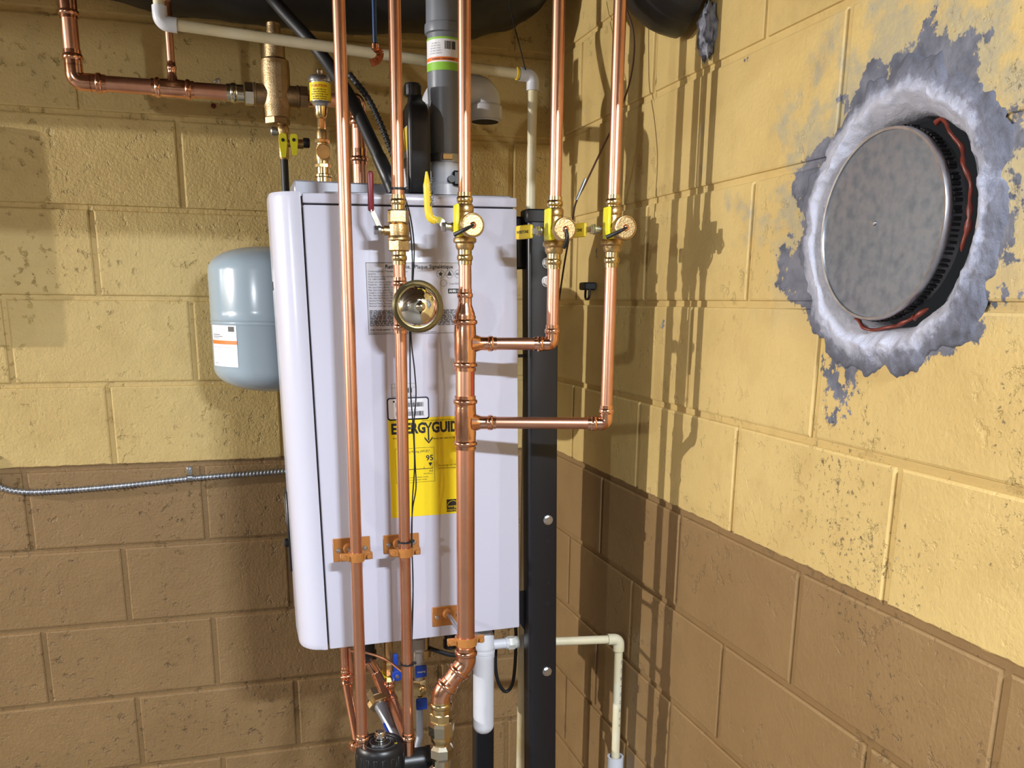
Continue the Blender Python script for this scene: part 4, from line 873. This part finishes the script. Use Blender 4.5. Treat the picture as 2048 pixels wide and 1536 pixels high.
# condensate trap below the boiler and its drain
YT = -0.555; xt = P(967, 1380, YT).x; zt3 = lambda y: pz(y, xt, YT); o = V((xt, YT, 0)); rt = .0238
t = thing('condensate_trap', (xt, YT, zt3(1466)), 'white tube condensate trap hanging under the boiler', 'trap')
pf = [(rt*math.sin(math.pi/2*i/8), zt3(1466)+rt*.9*(1-math.cos(math.pi/2*i/8))) for i in range(9)]+[(rt, zt3(1315)), (rt*1.04, zt3(1313)), (rt*1.04, zt3(1305))]
MB().lathe(pf, o, AZ, 36).build('cup', M['pvc'], t)
MB().lathe([(rt*.98, zt3(1306)), (rt*1.06, zt3(1304)), (rt*1.06, zt3(1299)), (rt*1.02, zt3(1297)), (rt*1.06, zt3(1295)), (rt*1.06, zt3(1290)), (rt*1.0, zt3(1287)), (rt*.98, zt3(1270)), (rt*.8, zt3(1262))], o, AZ, 36).build('collar', M['pvc'], t)
MB().lathe([(.009, zt3(1270)), (.009, zt3(1240))], o+V((.012, .01, 0)), AZ, 16).build('inlet', M['whitedark'], t)
zo = zt3(1291); oc = V((xt, YT, zo))
MB().lathe([(.0115, .018), (.0115, .050), (.0135, .050), (.0135, .056), (.0105, .057)], oc, AX, 24).build('outlet', M['pvc'], t)
mb = MB(); hexn(mb, oc+AX*.056, AX, .0155, .016); mb.lathe([(.014, .07), (.014, .086), (.0165, .087), (.0165, .096), (.012, .097)], oc, AX, 24); mb.build('outlet_union', mat('aged_pvc', srgb(206, 204, 194), .4), t)
YD = -0.575; eD = P(1238, 1278, YD); bD = P(1231, 1512, YD)
t = thing('drain_pipe', (bD.x, YD, .03), 'short ivory plastic drain pipe turning down by the right wall corner', 'pipe')
st = oc+AX*.09; st.y = YD+.012
MB().tube([st, V((eD.x, YD, eD.z))], rc, 20).build('pipe', M['cpvc'], t)
mb = MB(); celbow(mb, eD, (st-eD), -AZ); mb.build('elbow', M['cpvc'], t)
MB().tube([eD, V((bD.x, YD, bD.z-.05))], rc, 20).build('pipe', M['cpvc'], t)
for i in range(9):
    pr = Print(); pr.text('ASTM D2846  CPVC 4120  NSF-pw'[i*3:i*3+3], .006, 0, 0, 0, 'CENTER')
    bmesh.ops.transform(pr.bm, matrix=Matrix.Translation(V((eD.x+.003, YD-rc-.0004, eD.z-.055-i*.02))) @ Matrix.Rotation(math.pi/2, 4, 'Y'), verts=pr.bm.verts)
    if pr.bm.verts: pr.build('pipe_print', M['inkgrey'], t, flat=True)
    else: pr.bm.free()
mb = MB(); mb.lathe([(.0150, bD.z-.02), (.0150, bD.z), (.0195, bD.z), (.0195, bD.z-.32)], (bD.x, YD, 0), AZ, 28)
tag(mb.build('standpipe', M['pvc']), 'white standpipe receiving the drain pipe at the lower right', 'pipe')
# ------------------------------------------------------------------ duct wrap overhead, hoses, wires
def lumpy(pts, r, seg=28, amp=.018, seed=0, rad=None):
    mb = MB(); pts = spline(pts, 10); mb.tube(pts, r, seg, [r]*len(pts) if not rad else None)
    for v in mb.bm.verts:
        n = V((mnoise.fractal(v.co*6+V((seed, 0, 0)), 1, 2, 4), mnoise.fractal(v.co*6+V((0, seed, 5)), 1, 2, 4), mnoise.fractal(v.co*7+V((3, 0, seed)), 1, 2, 4)))
        v.co += n*amp
    return mb
x_s = P(205, 0, -.16).x
tag(lumpy([(x_s+.02, -.105, 2.325), (.35, -.105, 2.312), (.62, -.105, 2.306), (.85, -.11, 2.304), (1.02, -.11, 2.312), (1.11, -.115, 2.35), (1.15, -.12, 2.40)], .082, seed=2, amp=.014).build('duct', M['wrap'], ang=80), 'black wrapped duct running along the top of the back wall', 'duct')
tag(lumpy([(1.262, -.745, 2.205), (1.235, -.742, 2.212), (1.195, -.725, 2.26), (1.165, -.705, 2.33), (1.16, -.70, 2.41)], .104, amp=.008, seed=5).build('duct', M['wrap'], ang=80), 'black wrapped duct end entering the right wall at the top', 'duct')
q = PR(1421, 70); mb = MB()
mb.ball((0, 0, 0), 1, 28)
for v in mb.bm.verts:
    n = mnoise.fractal(v.co*3, 1, 2, 5); v.co = V((v.co.x*.014, v.co.y*.024, v.co.z*.040))*(1+.45*n)+q+V((-.006, 0, .006))
tag(mb.build('insulation_tuft', M['fluff'], ang=80), 'grey tuft of mineral insulation under the duct on the right wall', 'insulation')
pts = spline([P(455, -165, -.34), P(520, -40, -.34), P(560, 15, -.34), P(640, 105, -.385), P(700, 195, -.47), P(742, 280, -.53), P(771, 343, -.565), P(782, 368, -.572), P(788, 384, -.575)], 8)
t = thing('hose', pts[-1], 'thick black rubber hose slanting down behind the risers to the boiler top', 'hose')
MB().tube(pts, .0125, 20).build('tube', M['rubber'], t); k = len(pts)
MB().tube(pts[int(k*.68):], .0140, 20).build('sleeve', M['black'], t)
pts = spline([P(700, 150, -.45), P(735, 195, -.51), P(760, 245, -.54), P(782, 300, -.56), P(800, 345, -.575)], 24)
tag(MB().tube(pts, .006, 14, [.0062 if i % 4 < 2 else .0048 for i in range(len(pts))]).build('conduit', M['rubber'], ang=20), 'thin ribbed black conduit beside the slanting black hose', 'conduit')
# threaded hanger rod with copper clip
q = P(750, 86, -.60); t = thing('hanger_rod', q, 'thin blue-grey hanger rod ending in a copper clip, between two risers', 'rod')
MB().tube([q, V((q.x, q.y, ZTOP))], .0042, 12).build('rod', M['bluerod'], t)
mb = MB(); mb.lathe([(.004, 0), (.0068, .002), (.0068, .010), (.004, .012)], q-AZ*.012, AZ, 14); mb.build('nut', M['copperfit'], t)
s_ = spline([q-AZ*.008, q+V((.009, 0, -.016)), q+V((.004, 0, -.028)), q+V((-.008, 0, -.034))], 5); mb = MB()
for a, b_ in zip(s_, s_[1:]): mb.box((a+b_)/2, (.0018, .013, (b_-a).length+.001), R=(b_-a).normalized().to_track_quat('Z', 'Y').to_matrix())
mb.build('clip', M['copperfit'], t)
def wire(pts, r, m, name, lab, n=10, cat='wire', group=None): return tag(MB().tube(spline(pts, n), r, 8).build(name, m), lab, cat, group)
wire([P(1016, -20, -.34), P(1026, 40, -.38), P(1040, 95, -.43), P(1051, 140, -.462)], .0013, M['rubber'], 'tie_wire', 'thin black tie wire holding up the ivory drain elbow')
t = thing('thermostat_wire', P(1148, 440, -.62), 'coppery cable hanging in a curve between the two right risers', 'wire')
MB().tube(spline([P(1225, -60, -.55), P(1250, 10, -.55), P(1266, 60, -.555), P(1268, 110, -.56), P(1258, 170, -.57), P(1234, 235, -.60), P(1203, 300, -.62), P(1172, 365, -.62), P(1152, 405, -.62), P(1145, 440, -.615), P(1130, 520, -.6), P(1118, 600, -.56)], 8), .0019, 8).build('cable', M['wire'], t)
MB().tube([P(1171, 358, -.622), P(1153, 400, -.622)], .0030, 10).build('splice', M['steel'], t)
wr = YM+.004
wire([P(806, 383, wr), P(820, 430, wr), P(828, 490, wr), P(826, 560, wr), P(820, 640, wr), P(820, 700, wr), P(821, 780, wr), P(826, 850, wr), P(829, 930, wr), P(825, 1000, wr), P(824, 1080, wr), P(826, 1200, wr), P(822, 1330, wr)], .0013, M['rubber'], 'sensor_wire', 'thin black sensor wire hugging the middle copper riser', group='sensor wires')
wire([P(803, 386, wr-.004), P(816, 430, wr-.004), P(824, 500, wr-.004), P(824, 580, wr-.004), P(822, 670, wr-.004), P(829, 740, wr-.004), P(832, 790, wr-.004), P(828, 850, wr-.004), P(830, 920, wr-.004), P(832, 975, wr-.004), P(825, 1020, wr-.004), P(823, 1080, wr-.004), P(826, 1180, wr-.004), P(819, 1330, wr-.004)], .0013, M['rubber'], 'sensor_wire', 'thin black sensor wire bowing out right of the middle riser', group='sensor wires')
for y, lab in ((378, 'black cable tie just above the maroon-handled valve'), (1083, 'black cable tie above the middle pipe hanger'), (1327, 'black cable tie below the boiler on the middle riser')):
    t = thing('cable_tie', (XM, YM, zM(y)), lab, 'cable tie', 'black cable ties')
    mb = MB(); ring_on(mb, (XM, YM, zM(y)), AZ, R34+.0008, .0038); mb.build('band', M['rubber'], t)
    MB().box((XM+R34+.004, YM-.003, zM(y)+.001), (.007, .006, .005), .001).build('head', M['rubber'], t)
# ------------------------------------------------------------------ armoured cable on the back wall
YW = -0.0085; pts = spline([P(-60, 905, YW), P(-25, 955, YW), P(5, 976, YW), P(55, 984, YW), P(130, 981, YW), P(250, 971, YW), P(380, 957, YW), P(480, 949, YW), P(570, 942, YW), P(660, 936, YW)], 60)
L_ = 0; dist = [0]
for a, b_ in zip(pts, pts[1:]): L_ += (b_-a).length; dist.append(L_)
res = []; stp = .0019; i = 0; s_ = 0
while s_ < L_:
    while dist[i+1] < s_: i += 1
    res.append(pts[i].lerp(pts[i+1], (s_-dist[i])/max(1e-9, dist[i+1]-dist[i]))); s_ += stp
t = thing('armoured_cable', P(300, 975, YW), 'ribbed metal armoured cable running along the paint line to the boiler', 'cable')
mb = MB(); R = []
for k, p in enumerate(res):
    tn = (res[min(k+1, len(res)-1)]-res[max(k-1, 0)]).normalized(); u = AY.cross(tn).normalized()
    R.append([p+u*math.cos(a)*q_+AY*math.sin(a)*q_ for a, q_ in [(2*math.pi*j/14, .0068+.0013*math.sin(2*math.pi*(k*stp/.0088+j/14))) for j in range(14)]])
mb.rings(R); mb.build('armour', M['steel'], t, ang=70)
q = P(380, 955, YW); t = thing('cable_strap', (q.x, 0, q.z), 'zinc strap fixing the armoured cable to the wall', 'strap')
mb = MB(); R = []
for i in range(13):
    a = math.pi*i/12; R.append([q+V((dx, -math.sin(a)*.0098, -math.cos(a)*.0098)) for dx in (-.006, .006)]+[q+V((dx, -math.sin(a)*.0086, -math.cos(a)*.0086)) for dx in (.006, -.006)])
mb.rings(R); mb.build('saddle', M['zinc'], t)
MB().box((q.x, -.0012, q.z+.018), (.012, .002, .018), .0004).build('tab', M['zinc'], t)
MB().lathe([(.0035, 0), (.003, .002), (0, .0026)], (q.x, -.0022, q.z+.020), -AY, 12).build('screw', M['steel'], t)
q = P(428, 165, -.04); t = thing('pipe_hook', (q.x, 0, q.z-.03), 'small wire hook and plug on the back wall behind the copper supply', 'hook')
MB().tube(fillet([q+V((0, .04, 0)), q, q+V((.012, 0, .012)), q+V((.012, 0, -.02))], .006), .0022, 10).build('wire_hook', M['zinc'], t)
MB().lathe([(.006, 0), (.0055, .004), (.003, .0045), (.0028, .002)], P(427, 212, -.001), -AY, 16).build('plug', M['caulk'], t)
# ------------------------------------------------------------------ below the boiler
yd = -0.70; qc = P(761, 1500, yd); zd_ = P(761, 1484, yd).z; rd = .050; o = V((qc.x, yd, zd_))
t = thing('dirt_separator', (o.x, yd, zd_-.2), 'black ribbed screw cap of the dirt separator with chrome vent, bottom of picture', 'separator')
cap = MB().lathe([(rd*.98, -.075), (rd*1.0, -.07), (rd*1.0, -.012), (rd*.97, -.004), (rd*.90, 0), (rd*.74, .0005), (rd*.70, -.0018), (rd*.48, -.0018), (rd*.46, .0006), (0, .001)], o, AZ, 48).build('cap', M['black'], t)
for i in range(18):
    a = 2*math.pi*(i+.5)/18; MB().box(o+V((rd*math.cos(a), rd*math.sin(a), -.042)), (.0022, .0075, .052), .0008, R=Matrix.Rotation(a, 3, 'Z')).build('grip_rib', M['black'], cap)
mb = MB(); ring_on(mb, o+AZ*.0005, AZ, rd*.66, .0011, 40); mb.build('white_ring', M['steel'], t)
mb = MB(); ring_on(mb, o+AZ*.0010, AZ, rd*.42, .0022, 36); mb.build('chrome_ring', M['steel'], t)
MB().lathe([(.0125, 0), (.0125, .014), (.0105, .015), (.0105, .021), (.0085, .024), (.0045, .024)], o, AZ, 24).build('vent_screw', M['chrome'], t)
for dx, dy in ((-.030, -.004), (.030, -.012)): MB().box(o+V((dx, dy, -.0006)), (.005, .003, .001)).build('arrow_mark', M['yellowgrip'], t)
MB().lathe([(rd*.8, -.2), (rd*.86, -.08)], o, AZ, 36).build('body', M['black'], t)
MB().lathe([(.026, .03), (.026, .095), (.028, .096), (.028, .115)], o-AZ*.052, AX, 28).build('side_port', M['black'], t)
YU = -0.50
t = thing('copper_branch', P(700, 1420, YU), 'thin copper pipes dropping from the boiler to the foot of the leftmost riser', 'pipe')
cB = P(690, 1357, YU); mb = MB(); rod(mb, V((cB.x, YU, .937)), cB, .0078, 16); mb.build('pipe', M['copper'], t)
mb = MB(); rod(mb, cB+V((.012, .005, .07)), cB+V((.014, .005, -.01)), .0058, 14); mb.build('pipe', M['copper'], t)
eL2 = V((XL, YL, zL(1500)))+V((-.35, .9, -.1)).normalized()*.02
mb = MB(); rod(mb, cB, eL2, .0082, 16); mb.build('slanted_pipe', M['copper'], t)
mb = MB(); elbow_fit(mb, cB, AZ, (eL2-cB), .0078, .026); mb.build('elbow', M['copperfit'], t)
mb = MB(); mb.tube(spline([cB+V((-.008, -.008, .006)), cB+V((.004, -.014, .010)), cB+V((.016, -.008, .008)), cB+V((.020, .004, .0)), cB+V((.012, -.004, -.02)), P(712, 1440, -.6)], 8), .0035, 10); mb.build('capillary', M['copper'], t)
t = thing('copper_branch', P(800, 1450, -.58), 'copper pipe slanting from the foot of the middle riser up to brass valves', 'pipe')
cM = P(778, 1388, YU); eM = P(818, 1482, YM+.02)
mb = MB(); rod(mb, cM, eM, .0125, 18); mb.build('slanted_pipe', M['copper'], t)
mb = MB(); elbow_fit(mb, cM, AZ, (eM-cM), .0115, .034); mb.build('elbow', M['copperfit'], t)
cN = P(752, 1345, YU+.02)
mb = MB(); mb.tube(fillet([P(738, 1322, YU+.02), cN, P(775, 1405, YU-.03)], .02), .0125, 18); mb.build('bend', M['copperfit'], t)
sl = P(792, 1470, -.60); sa = P(757, 1402, YU-.02); dS = (sl-sa).normalized()
t = thing('stainless_connector', sl, 'grey connector pipe with a large brass hex nut under the boiler', 'pipe')
mb = MB(); hexn(mb, sa-dS*.004, dS, .026, .016); mb.build('hex_nut', M['brassdull'], t, flat=True)
mb = MB(); hexn(mb, sa-dS*.030, dS, .018, .022); mb.build('neck_nut', M['nickel'], t, flat=True)
mb = MB(); mb.tube([sa, sa+dS*.03, sl+dS*.05], .014, 20, [.017, .0145, .0145]); mb.build('pipe', mat('grey_flex', srgb(158, 162, 172), .35, .6), t)
mb = MB(); mb.box(sa.lerp(sl, .75)+V((-.012, -.010, 0)), (.005, .006, .03), R=dS.to_track_quat('Z', 'Y').to_matrix()); mb.build('blue_mark', M['blue'], t)
# gas valve with blue lever and yellow tag
c = P(778, 1342, -.47); t = thing('gas_valve', c-AZ*.03, 'brass gas valve with an upright blue lever and a yellow tag', 'valve')
mb = MB(); hexn(mb, c-AZ*.026, AZ, .015, .05); mb.build('body', M['brassdull'], t, flat=True)
mb = MB(); mb.lathe([(.010, .0), (.010, .10)], c, AZ, 20); mb.build('nipple', M['brassdull'], t)
mb = MB(); ring_on(mb, c-AZ*.008, V((.2, -.3, 1)), .0165, .005); mb.build('yellow_tag', M['yellow'], t)
mb = MB(); h = c+V((.014, -.018, -.004)); mb.lathe([(.0125, -.004), (.0125, .006), (.010, .008)], h, -AY, 20)
lv = mb.build('lever_hub', M['blue'], t)
mb = MB(); mb.box(h+V((-.002, -.002, .028)), (.012, .008, .05), .003, seg=2); mb.build('lever', M['blue'], t)
mb = MB(); hexn(mb, h-AY*.008, -AY, .0045, .004); mb.build('lever_nut', M['zinc'], lv, flat=True)
# water valve with two blue handles
c = P(838, 1374, -.48); t = thing('service_valve', c-AZ*.04, 'brass service valve between two blue handles under the boiler', 'valve')
mb = MB(); hexn(mb, c-AZ*.02, AZ, .0165, .04, .5); mb.build('body', M['brass'], t, flat=True)
mb = MB(); mb.lathe([(.008, .012), (.008, .024), (.005, .026)], c+V((.004, 0, .002)), -AY, 18); mb.build('stem', M['brass'], t)
mb = MB(); mb.lathe([(.011, .02), (.011, .09), (.016, .09), (.016, .12)], c, AZ, 20); mb.build('nipple', mat('grey_nut', srgb(150, 140, 128), .5), t)
for dz, s_ in ((.046, 'WATTS'), (-.034, '')):
    mb = MB(); mb.box(c+V((.002, -.018, dz)), (.026, .008, .028), .003, seg=2); hd = mb.build('handle', M['blue'], t)
    if s_: Print().text(s_, .0055, c.x+.002, c.z+dz-.002, c.y-.0224, 'CENTER', .02).build('lettering', M['whitep'], hd, flat=True)
mb = MB(); mb.tube(fillet([c-AZ*.045, c-AZ*.12, c+V((-.02, -.02, -.19))], .03), .0085, 16); mb.build('tail', mat('grey_tail', srgb(150, 152, 160), .3, .7), t)
# stubs under the boiler
for x, y, r, lab in ((735, 1300, .020, 'dark boiler outlet stub left of the blue gas lever'), (845, 1296, .019, 'ribbed boiler outlet stub above the service valve'), (900, 1278, .016, 'black boiler outlet stub behind the thick riser')):
    q = P(x, y, -.46); mb = MB(); mb.lathe([(r*.8, -.01), (r, -.008), (r, .01), (r*.85, .012), (r*.85, .05)], V((q.x, q.y, q.z-.012)), AZ, 20); tag(mb.build('outlet_stub', M['black'] if r != .019 else M['brassdull']), lab, 'fitting')
wire([P(700, 1302, -.55), P(730, 1305, -.56), P(770, 1318, -.6), P(800, 1340, -.66), P(812, 1350, -.69)], .0028, M['copper'], 'capillary_tube', 'thin copper capillary arching under the boiler to the middle riser', cat='tube')
wire([P(858, 1296, -.47), P(875, 1302, -.46), P(905, 1310, -.46), P(935, 1306, -.45)], .0052, M['rubber'], 'drain_hose', 'short black hose passing behind the thick riser under the boiler', cat='hose')
wire([P(992, 1286, -.48), P(991, 1330, -.48), P(996, 1362, -.48), P(1010, 1383, -.48), P(1024, 1370, -.48), P(1030, 1330, -.48), P(1032, 1270, -.48), P(1030, 1245, -.48)], .0042, M['rubber'], 'drain_hose', 'black hose hanging in a loop right of the white condensate trap', cat='hose')
# small black clip in the corner shadow
q = P(1140, 572, -.30); t = thing('wall_clip', q, 'small dark cable clip on the wall in the corner shadow', 'clip')
qq = V((XC-.016, q.y, q.z)); MB().box(qq, (.03, .04, .018), .003).build('base', M['rubber'], t); MB().tube(fillet([qq+V((0, -.015, 0)), qq+V((-.004, -.022, -.03)), qq+V((0, .015, -.03)), qq+V((0, .012, 0))], .01), .003, 8).build('loop', M['rubber'], t)
# electrical panel on the back wall just left of the picture; the side bulb throws its shadow into view
t = thing('electrical_panel', (-.30, 0, 1.55), 'grey metal electrical panel on the back wall left of the picture', 'panel')
MB().box((-.30, -.020, 1.775), (.30, .038, .45), .002).build('case', M['whitedark'], t)
MB().box((-.30, -.041, 1.775), (.27, .004, .42), .001).build('door', M['whitedark'], t)
MB().box((-.20, -.045, 1.76), (.012, .006, .04), .001).build('latch', M['black'], t)
tag(MB().tube([(-2.3, -.16, 2.19), (-.42, -.16, 2.19)], .14, 32).build('shading_duct', M['zinc']), 'unseen round duct added to block side-bulb light from the upper back wall', 'duct')  # added out of view to keep the side bulb off the upper back wall
# unseen beam added above the view: it keeps the tube light off the top of the walls
tag(MB().box((-.6, -1.55, 2.315), (3.7, .10, .40), .004).build('shading_beam', M['ceil']), 'unseen beam added under the ceiling to block the tube light', 'beam')
